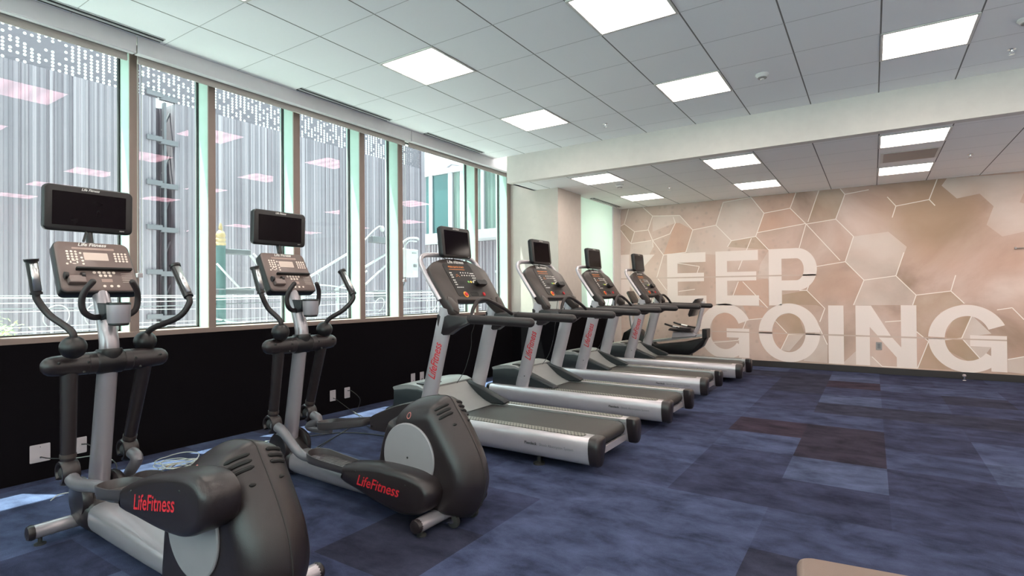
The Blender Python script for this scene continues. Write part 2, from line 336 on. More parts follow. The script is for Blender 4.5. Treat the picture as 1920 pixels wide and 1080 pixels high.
class MB:
    def __init__(s, off=(0, 0, 0)):
        s.bm = bmesh.new(); s.off = Vector(off)
    def v(s, p): return s.bm.verts.new(Vector(p) - s.off)
    def rings(s, rings, cap=True, closed=True):
        R = [[s.v(p) for p in r] for r in rings]
        n = len(R[0])
        for a, b in zip(R, R[1:]):
            for i in range(n if closed else n - 1):
                j = (i + 1) % n
                try: s.bm.faces.new((a[i], a[j], b[j], b[i]))
                except ValueError: pass
        if cap:
            try:
                s.bm.faces.new(list(reversed(R[0]))); s.bm.faces.new(R[-1])
            except ValueError: pass
        return s
    def box(s, x0, x1, y0, y1, z0, z1):
        return s.rings([[(x0, y0, z0), (x1, y0, z0), (x1, y1, z0), (x0, y1, z0)], [(x0, y0, z1), (x1, y0, z1), (x1, y1, z1), (x0, y1, z1)]])
    def tube(s, pts, r, n=14, smooth=6, rb=None, up=(0, 1, 0), cap_round=False):
        """tube along pts; r radius or list; rb second radius factor"""
        rr = r if isinstance(r, (list, tuple)) else [r] * len(pts)
        if smooth and len(pts) > 2:
            P = catmull(pts, smooth); R = []
            for i in range(len(pts) - 1):
                for k in range(smooth): R.append(rr[i] + (rr[i + 1] - rr[i]) * k / smooth)
            R.append(rr[-1])
        else: P = [Vector(p) for p in pts]; R = list(rr)
        if cap_round:
            d0 = (P[0] - P[1]).normalized(); d1 = (P[-1] - P[-2]).normalized()
            r0, r1 = R[0], R[-1]
            pre = [(P[0] + d0 * r0 * sin(a), r0 * cos(a)) for a in (1.45, 1.1, 0.75, 0.4)]
            post = [(P[-1] + d1 * r1 * sin(a), r1 * cos(a)) for a in (0.4, 0.75, 1.1, 1.45)]
            P = [p for p, _ in pre] + P + [p for p, _ in post]; R = [q for _, q in pre] + R + [q for _, q in post]
        rings = []
        side = None
        for i, p in enumerate(P):
            d = (P[min(i + 1, len(P) - 1)] - P[max(i - 1, 0)]).normalized()
            if side is None:
                u = Vector(up)
                if abs(d.dot(u)) > 0.95: u = Vector((1, 0, 0))
                side = (u - d * u.dot(d)).normalized()
            else: side = (side - d * side.dot(d)).normalized()
            w = d.cross(side)
            f = rb if rb else 1.0
            rings.append([p + side * (R[i] * f * cos(2 * pi * k / n)) + w * (R[i] * sin(2 * pi * k / n)) for k in range(n)])
        return s.rings(rings)
    def cyl(s, a, b, r, r2=None, n=20):
        return s.tube([a, b], [r, r if r2 is None else r2], n=n, smooth=0)
    def sphere(s, c, r, n=20, m=12, sc=(1, 1, 1)):
        c = Vector(c); rings = []
        for j in range(1, m):
            t = pi * j / m
            rings.append([c + Vector((r * sin(t) * cos(2 * pi * k / n) * sc[0], r * sin(t) * sin(2 * pi * k / n) * sc[1], -r * cos(t) * sc[2])) for k in range(n)])
        return s.rings(rings)
    def lathe(s, c, prof, n=24, axis='z'):
        c = Vector(c); rings = []
        for r, h in prof:
            ring = []
            for k in range(n):
                a = 2 * pi * k / n
                q = (r * cos(a), r * sin(a), h) if axis == 'z' else ((h, r * cos(a), r * sin(a)) if axis == 'x' else (r * sin(a), h, r * cos(a)))
                ring.append(c + Vector(q))
            rings.append(ring)
        return s.rings(rings)
    def prism(s, poly, fn, a, b):
        """poly list of 2D; fn(u,v,d)->xyz ; depth a..b"""
        return s.rings([[fn(u, v, a) for u, v in poly], [fn(u, v, b) for u, v in poly]])
    def cushion(s, poly, fn, depths):
        """depths: list of (inset, d)"""
        cx = sum(p[0] for p in poly) / len(poly); cy = sum(p[1] for p in poly) / len(poly)
        n = len(poly); rings = []
        nor = []
        area = sum(poly[i][0] * poly[(i + 1) % n][1] - poly[(i + 1) % n][0] * poly[i][1] for i in range(n))
        sg = 1 if area > 0 else -1
        for i in range(n):
            a = poly[i - 1]; c = poly[(i + 1) % n]; tx, ty = c[0] - a[0], c[1] - a[1]; l = sqrt(tx * tx + ty * ty) or 1
            nor.append((-ty / l * sg, tx / l * sg))
        for ins, d in depths:
            rings.append([fn(p[0] + nor[i][0] * ins, p[1] + nor[i][1] * ins, d) for i, p in enumerate(poly)])
        return s.rings(rings)
    def poly(s, pts):
        try: s.bm.faces.new([s.v(p) for p in pts])
        except ValueError: pass
        return s
    def build(s, name, m, parent=None, bevel=0.0, seg=2, sharp=38, smooth=True, sub=0, solid=0.0):
        bm = s.bm
        bmesh.ops.remove_doubles(bm, verts=bm.verts, dist=1e-5)
        bmesh.ops.recalc_face_normals(bm, faces=bm.faces)
        for f in bm.faces: f.smooth = smooth
        for e in bm.edges:
            if len(e.link_faces) == 2 and e.calc_face_angle(0) > radians(sharp): e.smooth = False
        me = bpy.data.meshes.new(name); bm.to_mesh(me); bm.free()
        o = bpy.data.objects.new(name, me); COL.objects.link(o)
        me.materials.append(m)
        if bevel > 0:
            md = o.modifiers.new('bevel', 'BEVEL'); md.width = bevel; md.segments = seg; md.limit_method = 'ANGLE'; md.angle_limit = radians(35)
            md.harden_normals = False
        if sub:
            md = o.modifiers.new('sub', 'SUBSURF'); md.levels = sub; md.render_levels = sub
        if solid:
            md = o.modifiers.new('solid', 'SOLIDIFY'); md.thickness = solid
        if parent is not None: o.parent = parent
        return o

def tag(o, label, cat, group=None, kind=None):
    o['label'] = label; o['category'] = cat
    if group: o['group'] = group
    if kind: o['kind'] = kind
    return o
def struct(o):
    o['kind'] = 'structure'; return o
def thing(name, loc, label, cat, group=None, rz=0):
    o = bpy.data.objects.new(name, None); COL.objects.link(o); o.empty_display_size = 0.1
    o.location = loc; o.rotation_euler = (0, 0, rz)
    return tag(o, label, cat, group)
def copy_tree(o, parent=None):
    c = o.copy(); COL.objects.link(c)
    if parent is not None: c.parent = parent
    for ch in list(o.children): copy_tree(ch, c)
    return c

def text_bm(txt, h=1.0, bold=0.0, shear=0.0, sx=1.0, res=3):
    slant = shear; shear = 0.0
    cu = bpy.data.curves.new('t', 'FONT'); cu.body = txt; cu.offset = bold; cu.shear = shear; cu.resolution_u = res; cu.align_x = 'CENTER'; cu.align_y = 'CENTER'
    ob = bpy.data.objects.new('t', cu); COL.objects.link(ob)
    dg = bpy.context.evaluated_depsgraph_get(); dg.update()
    me = bpy.data.meshes.new_from_object(ob.evaluated_get(dg))
    vs = [((v.co.x + v.co.y * slant) * h * sx, v.co.y * h) for v in me.vertices]; fs = [list(p.vertices) for p in me.polygons]
    bpy.data.objects.remove(ob); bpy.data.curves.remove(cu); bpy.data.meshes.remove(me)
    return vs, fs
def text_obj(txt, h, fn, name, m, parent, off=(0, 0, 0), curved=False, **k):
    vs, fs = text_bm(txt, h, **k)
    if curved:
        q = bmesh.new(); W = [q.verts.new((x, y, 0)) for x, y in vs]
        for f in fs:
            try: q.faces.new([W[i] for i in f])
            except ValueError: pass
        bmesh.ops.triangulate(q, faces=q.faces)
        for _ in range(4):
            long = [e for e in q.edges if e.calc_length() > h * .16]
            if not long: break
            bmesh.ops.subdivide_edges(q, edges=long, cuts=1, use_grid_fill=False)
            bmesh.ops.triangulate(q, faces=q.faces)
        q.verts.index_update(); vs = [(v.co.x, v.co.y) for v in q.verts]; fs = [[v.index for v in f.verts] for f in q.faces]; q.free()
    b = MB(off); VV = [b.v(fn(u, v)) for u, v in vs]
    for f in fs:
        try: b.bm.faces.new([VV[i] for i in f])
        except ValueError: pass
    return b.build(name, m, parent, smooth=False)
def roundrect(w, h, r, n=5, cx=0, cy=0):
    P = []
    for (sx, sy, a0) in ((1, 1, 0), (-1, 1, pi / 2), (-1, -1, pi), (1, -1, 3 * pi / 2)):
        for k in range(n + 1):
            a = a0 + pi / 2 * k / n
            P.append((cx + sx * (w / 2 - r) + r * cos(a), cy + sy * (h / 2 - r) + r * sin(a)))
    return P
def circle(r, n=20, cx=0, cy=0): return [(cx + r * cos(2 * pi * k / n), cy + r * sin(2 * pi * k / n)) for k in range(n)]
# ------------------------------------------------------------ setting
XW = -4.92        # room face of the knee wall
YM = 10.17        # mural wall
XR, YB = 4.6, -5.2
ZC, ZL = 3.31, 2.92
YS = 6.71         # soffit face

def quad_grid_floor():
    bm = bmesh.new(); T = 0.6096
    lay = bm.loops.layers.float_color.new('tile')
    x0, y0 = 0.075, 4.80
    special = {(-1, 0): 0, (-1, 1): 0, (-2, 1): 1, (-2, 0): 6, (-1, -1): 7, (-1, -2): 3, (-1, -3): 5, (-2, -2): 3, (-2, -1): 4, (-2, -3): 6, (-2, -4): 6, (-1, -4): 2, (0, 0): 5, (0, -1): 3, (0, -2): 4, (1, 0): 7, (1, -1): 4, (1, -2): 5,
               (-1, 2): 5, (-1, 3): 2, (-1, 4): 7, (-1, 5): 4, (-1, 6): 1, (0, 1): 3, (0, 2): 4, (0, 3): 2, (0, 4): 5, (0, 5): 3, (1, 2): 3, (1, 1): 6, (1, 3): 2, (-2, 2): 5, (-2, 3): 4, (-2, 4): 3, (-3, 0): 5, (-3, -1): 6, (-3, -2): 5, (-3, -3): 6, (0, -3): 5, (0, -4): 6, (1, -3): 5, (1, 4): 4}
    pal = [(0.023, 0.019, 0.030), (0.030, 0.021, 0.032), (0.024, 0.027, 0.047), (0.026, 0.032, 0.066), (0.031, 0.039, 0.080), (0.038, 0.050, 0.100), (0.046, 0.062, 0.122), (0.056, 0.076, 0.140)]
    rnd = random.Random(11)
    ys = [y0 + T * k for k in range(-17, 9)] + [YM + 0.1]
    xs = [-5.0] + [x0 + T * k for k in range(-8, 8)]
    xi = [-9] + list(range(-8, 7)); yi = list(range(-17, 9))
    for i in range(len(xs) - 1):
        for j in range(len(ys) - 1):
            c = special.get((xi[i], yi[j]), rnd.choice([3, 4, 5, 5, 6, 6, 7, 2]))
            a, b, c0, d = [bm.verts.new((xs[i + p], ys[j + q], 0)) for p, q in ((0, 0), (1, 0), (1, 1), (0, 1))]
            f = bm.faces.new((a, b, c0, d))
            for l in f.loops: l[lay] = tuple((v * .88 + w * .12) * q for v, w, q in zip(pal[c], (.034, .043, .088), (1.10, 1.03, .98))) + (1,)
    bmesh.ops.remove_doubles(bm, verts=bm.verts, dist=1e-4)
    me = bpy.data.meshes.new('floor'); bm.to_mesh(me); bm.free()
    o = bpy.data.objects.new('floor', me); COL.objects.link(o); me.materials.append(M['carpet'])
    return struct(o)
quad_grid_floor()

struct(MB().box(-4.76, XR, YB, YS, ZC, ZC + 0.05).build('ceiling', M['ceil']))
struct(MB().box(-4.50, XR, YS + 0.12, YM, ZL, ZL + 0.05).build('ceiling', M['ceil_low']))
struct(MB().box(-4.50, XR, YS, YS + 0.12, ZL - 0.004, ZC).build('trim_1', M['soffit']))
struct(MB().box(-4.50, -4.45, YS + 0.12, 7.46, ZL, ZC + 0.05).build('trim_2', M['soffit']))
struct(MB().box(-5.15, -4.45, 6.5, 7.46, 4.0, 4.05).box(-4.76, -4.74, 6.5, 7.46, ZC, 4.02).box(-5.15, -4.74, 6.48, 6.5, ZC, 4.02).build('ceiling', M['soffit']))
# window head above the blinds
struct(MB().box(-5.2, -4.76, YB, 6.5, ZC, ZC + 0.05).box(-5.22, -5.06, YB, 6.5, ZC - 0.03, ZC + 0.7).box(-5.22, -5.06, 6.5, 10.2, 3.98, 4.1).build('trim_3', M['soffit']))
# far wall with mural
mw = struct(MB().box(-4.17, XR, YM, YM + 0.15, 0, ZL + 0.06).build('wall_far', M['mural']))
struct(MB().box(-5.2, -4.171, YM, YM + 0.15, 0, ZL + 0.06).build('wall_far', M['wall_white']))
struct(MB().box(XR, XR + 0.15, YB, YM + 0.15, 0, ZC + 0.05).build('wall_right', M['wall_white']))
struct(MB().box(-5.2, XR + .15, YB - 0.15, YB, 0, 0.96).build('wall_back', M['wall_white']))
struct(MB().box(-4.9, XR, YB - .12, YB - .11, .96, ZC).build('window_30', M['glass'], smooth=False))  # unseen back glazing, added to bring more daylight onto the ceiling
b = MB()
for k in range(9): b.box(-5.1 + k * 1.21, -5.03 + k * 1.21, YB - .15, YB, .96, ZC)
struct(b.build('trim_50', M['mullion']))  # mullions belonging to the added back glazing
struct(MB().box(-4.17, XR, YM - 0.014, YM, 0.0, 0.10).build('baseboard_far', M['base'], bevel=0.003))
# knee wall and column
struct(MB().box(-5.2, XW, YB, YM, 0, 0.965).build('wall_left', M['wall_black']))
struct(MB().box(-5.12, -4.055, 7.46, 8.26, 0.96, 4.05).build('wall_column', M['column']))
struct(MB().box(-4.92, -4.055, 7.46, 8.26, 0, 0.96).build('wall_column', M['wall_black']))
# wall beyond the column: dark dado, frosted panel above, pale end strip
struct(MB().box(-4.20, -4.13, 8.26, 9.80, 0, 0.96).build('wall_left', M['wall_black']))
struct(MB().box(-4.15, -4.135, 8.26, 9.78, 0.96, ZL + 0.03).build('window_8', M['frosted']))
struct(MB().box(-4.20, -4.13, 9.78, YM, 0, ZL + 0.05).build('wall_left', M['wall_white']))
struct(MB().box(-4.145, -4.118, 9.77, 9.81, 0.0, ZL).build('trim_4', M['fascia'], bevel=0.004))

# windows: frame + mullion + pane per bay
mull = [(1.955, 2.02), (2.575, 2.637), (3.435, 3.508), (4.300, 4.372), (4.915, 4.988), (6.500, 6.563), (7.36, 7.45)]
lefts = [(1.955 - 0.865 * k, 2.02 - 0.865 * k) for k in range(8, 0, -1)]
allm = lefts + mull
ZS, ZT = 1.008, ZC - 0.03
n = 0
for i in range(len(allm) - 1):
    y0, y1 = allm[i][1], allm[i + 1][0]
    n += 1
    ZT = 3.98 if y0 > 6.5 else ZC - 0.03
    w = struct(MB().box(-5.12, -5.108, y0 - 0.005, y1 + 0.005, ZS - 0.01, ZT + 0.01).build('window_%d' % (n if n < 8 else n + 1), M['glass'], smooth=False))
    MB().box(-5.13, -5.10, y0, y0 + 0.012, ZS, ZT).box(-5.13, -5.10, y1 - 0.012, y1, ZS, ZT).box(-5.13, -5.10, y0, y1, ZS, ZS + 0.012).box(-5.13, -5.10, y0, y1, ZT - 0.012, ZT).build('glazing_bead', M['rubber'], w)
for i, (a, b) in enumerate(allm):
    ZT = 3.98 if a > 6.45 else ZC - 0.03
    m_ = struct(MB().box(-5.16, -4.945, a, b, ZS - 0.02, ZT + 0.02).build('trim_%d' % (i + 5), M['mullion']))
    MB().box(-4.945, -4.93, a, b, ZS - 0.001, ZT).build('mullion_cap', M['bronze'], m_)
struct(MB().box(-5.17, -4.925, YB, 7.455, 0.965, ZS).build('trim_40', M['bronze'], bevel=0.002))
# sheer daylight hits the sill ledge outside
struct(MB().box(-5.5, -5.17, YB, 11, 0.90, 0.965).build('trim_41', M['fascia']))

# mural print
def mp(x, z, d=0.0): return (x, YM - 0.0015 - d, z)
MURAL_LINES = [[(-2.131,2.075),(-2.064,2.179),(-1.666,2.231),(-1.532,2.62),(-1.736,2.913)],[(-1.532,2.62),(-1.131,2.669),(-1.041,2.92)],[(-1.131,2.669),(-0.897,2.386),(-0.477,2.435),(-0.348,2.819),(-0.412,2.916)],[(-0.348,2.819),(-0.029,2.857)],[(-0.477,2.435),(-0.238,2.141),(-0.354,1.747),(-0.754,1.684)],[(-0.354,1.747),(-0.107,1.449),(0.303,1.507),(0.548,1.212),(0.956,1.27),(1.106,1.091)],[(-0.107,1.449),(-0.25,1.057)],[(0.303,1.507),(0.406,1.86)],[(0.548,1.212),(0.504,1.062)],[(0.207,2.721),(0.314,2.57),(0.719,2.629),(0.816,2.92)],[(0.314,2.57),(0.266,2.399)],[(0.719,2.629),(0.787,2.533)],[(-1.666,2.231),(-1.463,1.985)],[(-2.732,2.417),(-2.323,2.474),(-2.064,2.179)],[(-2.323,2.474),(-2.196,2.871),(-1.736,2.913)],[(-2.732,2.417),(-2.862,2.013),(-3.281,1.983),(-3.487,2.27)],[(-2.732,2.417),(-2.967,2.703),(-3.483,2.734),(-3.571,2.483),(-3.487,2.27),(-3.476,2.137)],[(-3.674,2.92),(-3.483,2.734)],[(-3.96,2.914),(-4.052,2.624),(-3.844,2.46),(-3.571,2.475)],[(-4.052,2.624),(-4.175,2.568),(-3.922,2.232),(-3.844,2.46)],[(-3.922,2.232),(-3.509,2.271)],[(-4.117,2.916),(-4.175,2.611)],[(-3.089,2.685),(-3.049,2.568),(-3.153,2.373),(-3.487,2.27)],[(-3.281,1.983),(-3.41,1.564),(-3.225,1.315)],[(-0.897,2.397),(-1.003,1.998)],[(-0.897,2.386),(-0.425,1.771)],[(-1.648,2.293),(-0.897,2.397)],[(-0.71,2.92),(-0.871,2.42)],[(-1.375,0.785),(-1.179,0.56),(-0.938,0.58)],[(-1.179,0.56),(-1.297,0.293)],[(-1.01,1.296),(-0.899,1.295),(-0.644,1.001),(-0.717,0.782)],[(-0.754,1.684),(-0.899,1.295)],[(0.547,0.665),(0.688,0.525),(1.072,0.588),(1.189,0.92)],[(1.072,0.588),(1.284,0.288)],[(0.688,0.525),(0.554,0.119)],[(-0.015,0.258),(0.115,0.115),(0.554,0.119)],[(-1.956,1.457),(-2.049,1.209)],[(-1.786,0.794),(-1.537,0.826)],[(-1.885,1.455),(-1.491,1.004)],[(-1.736,2.205),(-1.954,1.666)],[(1.013,1.5),(0.956,1.27)],[(-2.408,0.372),(-1.967,0.429),(-1.821,0.813)],[(0.158,0.802),(0.363,0.824)],[(-3.016,1.818),(-2.622,1.745),(-2.662,1.627)],[(-3.001,1.293),(-2.704,1.33)],[(1.461,1.001),(1.621,1.033),(1.742,0.869)],[(1.567,0.311),(1.736,0.36)],[(-0.739,0.728),(-0.614,0.416)]]
HEX_LIGHT = [[(-0.238,2.141),(-0.354,1.747),(-0.107,1.449),(0.303,1.507),(0.442,1.941),(0.215,2.186)],[(0.866,2.819),(1.038,2.613),(1.292,2.656),(1.353,2.906),(0.929,2.92)],[(1.292,2.656),(1.442,2.462),(1.715,2.491),(1.761,2.621),(1.764,2.891),(1.353,2.906)],[(1.442,2.462),(1.362,2.207),(1.529,2.03),(1.755,2.082),(1.76,2.471),(1.715,2.491)],[(-2.732,2.417),(-2.323,2.474),(-2.064,2.179),(-2.151,1.922),(-2.862,2.013)],[(-2.323,2.474),(-2.196,2.871),(-1.736,2.913),(-1.532,2.62),(-1.666,2.231),(-2.064,2.179)],[(-3.483,2.734),(-2.967,2.703),(-2.732,2.417),(-3.049,2.568),(-3.486,2.436)],[(-3.946,2.013),(-3.922,2.232),(-3.509,2.271),(-3.476,2.137),(-3.554,1.995)],[(-1.463,1.985),(-1.469,1.485),(-1.639,1.526),(-1.602,1.749)],[(1.189,0.92),(1.072,0.588),(1.284,0.288),(1.397,0.478),(1.172,0.468),(1.174,0.623),(1.399,0.663)],[(-0.107,1.449),(-0.25,1.057),(0.504,1.062),(0.548,1.212),(0.303,1.507)],[(-0.739,0.728),(-0.614,0.416),(-0.617,0.118),(-0.958,0.132)],[(-4.178,1.323),(-3.953,1.321),(-3.963,0.346),(-4.188,0.336)],[(-0.421,0.113),(-0.228,0.331),(-0.015,0.258),(0.115,0.115)],[(1.567,0.311),(1.736,0.36),(1.734,0.121),(1.566,0.138)],[(-1.297,0.293),(-1.179,0.56),(-0.938,0.58),(-1.166,0.282)]]
HEX_OLIVE = [[(-2.131,2.075),(-2.064,2.179),(-1.666,2.231),(-1.48,1.996)],[(0.314,2.57),(0.719,2.629),(0.816,2.92),(0.879,2.843),(1.038,2.613),(1.292,2.656),(1.442,2.462),(1.362,2.207),(0.665,1.961),(0.352,2.276)],[(0.548,1.212),(0.956,1.27),(1.106,1.091),(0.833,0.962),(0.688,0.525),(0.547,0.665),(0.551,1.062),(0.504,1.062)],[(-1.264,1.225),(-0.899,1.295),(-0.668,1.012),(-0.76,1.053),(-1.174,1.062),(-1.266,1.05)],[(0.688,0.525),(1.072,0.588),(1.284,0.288),(1.134,0.263),(0.927,0.392),(0.851,0.309),(0.949,0.125),(0.554,0.119)],[(-0.897,2.397),(-0.477,2.435),(-0.348,2.819),(-0.412,2.916),(-0.694,2.912)],[(-4.052,2.624),(-4.175,2.568),(-3.922,2.232),(-3.844,2.46)],[(-1.375,0.785),(-1.179,0.56),(-0.938,0.58),(-1.015,0.865),(-1.159,0.92),(-1.308,0.859)],[(0.892,0.645),(0.982,0.869),(1.189,0.92),(1.072,0.588),(0.904,0.55)]]
HEX_ORANGE = [[(-1.956,1.457),(-1.485,1.504),(-1.473,1.049),(-1.491,1.004),(-1.627,1.059),(-1.625,1.219),(-2.067,1.229)],[(-1.889,1.046),(-1.491,1.004),(-1.537,0.826),(-1.786,0.794)],[(-2.403,0.84),(-2.161,0.921),(-1.962,0.848),(-1.822,0.662),(-2.164,0.613),(-2.111,0.423),(-2.407,0.411)],[(-1.131,2.669),(-0.897,2.386),(-1.648,2.293),(-1.532,2.62)],[(-2.969,2.562),(-2.732,2.417),(-2.862,2.013),(-3.281,1.983),(-3.049,2.568)],[(-1.426,0.673),(-1.179,0.56),(-1.297,0.293),(-1.396,0.398)],[(-1.532,2.62),(-1.131,2.669),(-1.041,2.92),(-1.736,2.913)]]
def film_obj(name, polys, m, d):
    b = MB()
    for q in polys: b.poly([mp(x, z, d) for x, z in q])
    return b.build(name, m, mw, smooth=False)
film_obj('pale_hexagons', HEX_LIGHT, M['film_light'], 0.0)
film_obj('olive_hexagons', [q for k, q in enumerate(HEX_OLIVE) if k != 1], M['film_olive'], 0.0004)
film_obj('rose_hexagons', HEX_ORANGE, M['film_orange'], 0.0008)
b = MB()
for q in MURAL_LINES:
    for (xa, za), (xb, zb) in zip(q, q[1:]):
        dx, dz = xb - xa, zb - za; l = sqrt(dx * dx + dz * dz) or 1; nx, nz = -dz / l * 0.006, dx / l * 0.006
        b.poly([mp(xa + nx, za + nz, .0012), mp(xa - nx, za - nz, .0012), mp(xb - nx, zb - nz, .0012), mp(xb + nx, zb + nz, .0012)])
b.build('hexagon_outlines', M['hexline'], mw, smooth=False)

def arc(cx, cz, rx, rz, a0, a1, n=28): return [(cx + rx * cos(radians(a0 + (a1 - a0) * k / n)), cz + rz * sin(radians(a0 + (a1 - a0) * k / n))) for k in range(n + 1)]
def strip(b, outer, inner, d):
    for i in range(len(outer) - 1):
        b.poly([mp(*outer[i], d), mp(*outer[i + 1], d), mp(*inner[i + 1], d), mp(*inner[i], d)])
def rect(b, x0, x1, z0, z1, d=.0016): b.poly([mp(x0, z0, d), mp(x1, z0, d), mp(x1, z1, d), mp(x0, z1, d)])
D = .0016
def letter(ch, fn):
    b = MB(); fn(b); o = b.build('mural_letter', M['letter'], mw, smooth=False); return o
CUT1, CUT2 = 1.548, 0.575
def vbar(b, x0, x1, z0, z1, cut, cw=0.012):
    if z0 < cut < z1: rect(b, x0, x1, z0, cut - cw); rect(b, x0, x1, cut + cw, z1)
    else: rect(b, x0, x1, z0, z1)
def LE(x0, x1):
    def f(b):
        vbar(b, x0, x0 + 0.195, 1.04, 2.0, CUT1)
        rect(b, x0 + .195, x1, 1.825, 2.0); rect(b, x0 + .195, x1 - .03, CUT1 + .012, 1.63); rect(b, x0 + .195, x1 - .03, 1.475, CUT1 - .012); rect(b, x0 + .195, x1 + .01, 1.04, 1.215)
    return f
def LK(b):
    vbar(b, -4.16, -3.95, 1.04, 2.02, CUT1)
    b.poly([mp(-3.95, 1.60, D), mp(-3.95, 1.56, D), mp(-3.86, 1.56, D), mp(-3.45, 2.0, D), mp(-3.68, 2.0, D)])
    b.poly([mp(-3.95, 1.535, D), mp(-3.86, 1.535, D), mp(-3.38, 1.04, D), mp(-3.64, 1.04, D), mp(-3.95, 1.40, D)])
def LP(b):
    vbar(b, -1.467, -1.27, 1.045, 2.0, CUT1)
    o = [(-1.27, 2.0)] + arc(-1.05, 1.648, .30, .352, 90, -90) + [(-1.27, 1.297)]
    i = [(-1.27, 1.83)] + arc(-1.05, 1.648, .11, .182, 90, -90) + [(-1.27, 1.465)]
    strip(b, o, i, D)
def LO(b):
    cx, cz = -1.175, .59
    strip(b, arc(cx, cz, .46, .49, 2, 178, 40), arc(cx, cz, .25, .325, 2, 178, 40), D)
    strip(b, arc(cx, cz, .46, .49, 181, 359, 40), arc(cx, cz, .25, .325, 181, 359, 40), D)
def LG(cx, R, x1):
    def f(b):
        cz = .58
        strip(b, arc(cx, cz, R, .49, 25, 178, 36), arc(cx, cz, R * .57, .33, 25, 178, 36), D)
        strip(b, arc(cx, cz, R, .485, 181, 322, 36), arc(cx, cz, R * .57, .315, 181, 322, 36), D)
        rect(b, cx + .03, x1, .585, .635); rect(b, cx + .03, x1, .475, .565); rect(b, x1 - .17, x1, .13, .475, D + .0004)
    return f
def LI(b): vbar(b, -.598, -.386, .115, 1.05, CUT2)
def LN(b):
    vbar(b, -.225, -.04, .12, 1.052, CUT2); vbar(b, .357, .548, .12, 1.06, CUT2)
    b.poly([mp(-.04, 1.052, D), mp(-.04, .72, D), mp(.06, .59, D), mp(.23, .59, D), mp(-.04 + .02, 1.052, D)])
    b.poly([mp(-.03, 1.052, D), mp(.08, .59, D), mp(.30, .59, D), mp(.30, .50, D)][:1] + [mp(-.03, 1.052, D + .0001), mp(.23, .59, D + .0001), mp(.25, .59, D + .0001)][:2]) if False else None
    b.poly([mp(.075, .56, D), mp(.25, .56, D), mp(.357, .42, D), mp(.357, .19, D)])
    b.poly([mp(.30, .12, D), mp(.357, .12, D), mp(.357, .19, D), mp(.30, .265, D)])
letter('K', LK); letter('E', LE(-3.212, -2.51)); letter('E', LE(-2.337, -1.635)); letter('P', LP)
letter('G', LG(-2.19, .445, -1.787)); letter('O', LO); letter('I', LI); letter('N', LN); letter('G', LG(1.135, .45, 1.562))
b = MB(); rect(b, -4.17, -.755, CUT1 - .012, CUT1 + .012, D); rect(b, -4.17, 1.562, CUT2 - .010, CUT2 + .010, D); b.build('hairline_rule', M['cutline'], mw, smooth=False)

# ------------------------------------------------------------ blinds
def blind(y0, y1, label, chain_y=None):
    t = thing('roller_blind', (-4.78, (y0 + y1) / 2, 3.30), label, 'blind', 'roller blinds along the window head')
    o = (-4.78, (y0 + y1) / 2, 3.30)
    MB(o).box(-4.75, -4.735, y0, y1, 3.178, ZC - 0.001).box(-4.80, -4.75, y0, y1, 3.178, 3.186).build('fascia', M['fascia'], t, bevel=0.003)
    MB(o).cyl((-4.85, y0 + .02, 3.25), (-4.85, y1 - .02, 3.25), 0.03).build('roller_tube', M['shade'], t)
    MB(o).box(-4.822, -4.818, y0 + .03, y1 - .03, 3.16, 3.25).build('shade_cloth', M['shade'], t)
    MB(o).box(-4.830, -4.810, y0 + .03, y1 - .03, 3.125, 3.16).build('hem_bar', M['shade'], t, bevel=0.004)
    if chain_y:
        b = MB(o); zb = 1.50
        for s in (-1, 1): b.tube([(-4.87, chain_y + s * .014, 3.17), (-4.87, chain_y + s * .014, zb)], .0024, n=6, smooth=0)
        for s in (-1, 1):
            for k in range(170): 
                z = 3.17 - k * 0.0098
                if z < zb: break
                b.sphere((-4.87, chain_y + s * 0.014, z), 0.0034, n=6, m=4)
        b.tube([(-4.87, chain_y - .014, zb), (-4.87, chain_y - .010, zb - .02), (-4.87, chain_y, zb - .03), (-4.87, chain_y + .010, zb - .02), (-4.87, chain_y + .014, zb)], .004, n=6)
        b.build('bead_chain', M['cable_w'], t)
        MB(o).box(-4.90, -4.86, chain_y - .02, chain_y + .02, zb - .06, zb - .025).build('chain_tensioner', M['plate'], t, bevel=.004)
blind(-5.1, 1.925, 'white roller blind raised at the window head, nearest to the camera')
blind(1.935, 4.945, 'white roller blind raised above the middle bays, long bead chain at its near end', chain_y=2.00)
blind(4.955, 7.44, 'white roller blind raised above the farthest bays by the soffit', chain_y=4.96)

# slot diffusers
def slot(y0, y1, label, z=ZC, x=-4.665):
    t = thing('slot_diffuser', (x, (y0 + y1) / 2, z), label, 'air vent', 'slot diffusers in the ceiling')
    o = (x, (y0 + y1) / 2, z)
    MB(o).box(x - .045, x + .045, y0, y1, z - .004, z - .0005).build('black_slot', M['slot'], t)
    MB(o).box(x - .014, x + .014, y0, y1, z - .010, z - .004).build('blade', M['vent_blade'], t, bevel=.002)
    MB(o).box(x + .042, x + .05, y0, y1, z - .007, z - .0005).build('edge_flange', M['vent_blade'], t)
slot(.95, 2.08, 'black linear slot air diffuser above the nearest window bays')
slot(3.31, 4.51, 'black linear slot air diffuser beside the middle windows')
slot(5.13, 6.31, 'black linear slot air diffuser just before the soffit')
slot(8.66, 9.86, 'black linear slot air diffuser in the low ceiling by the mural corner', ZL - .0, -4.035)

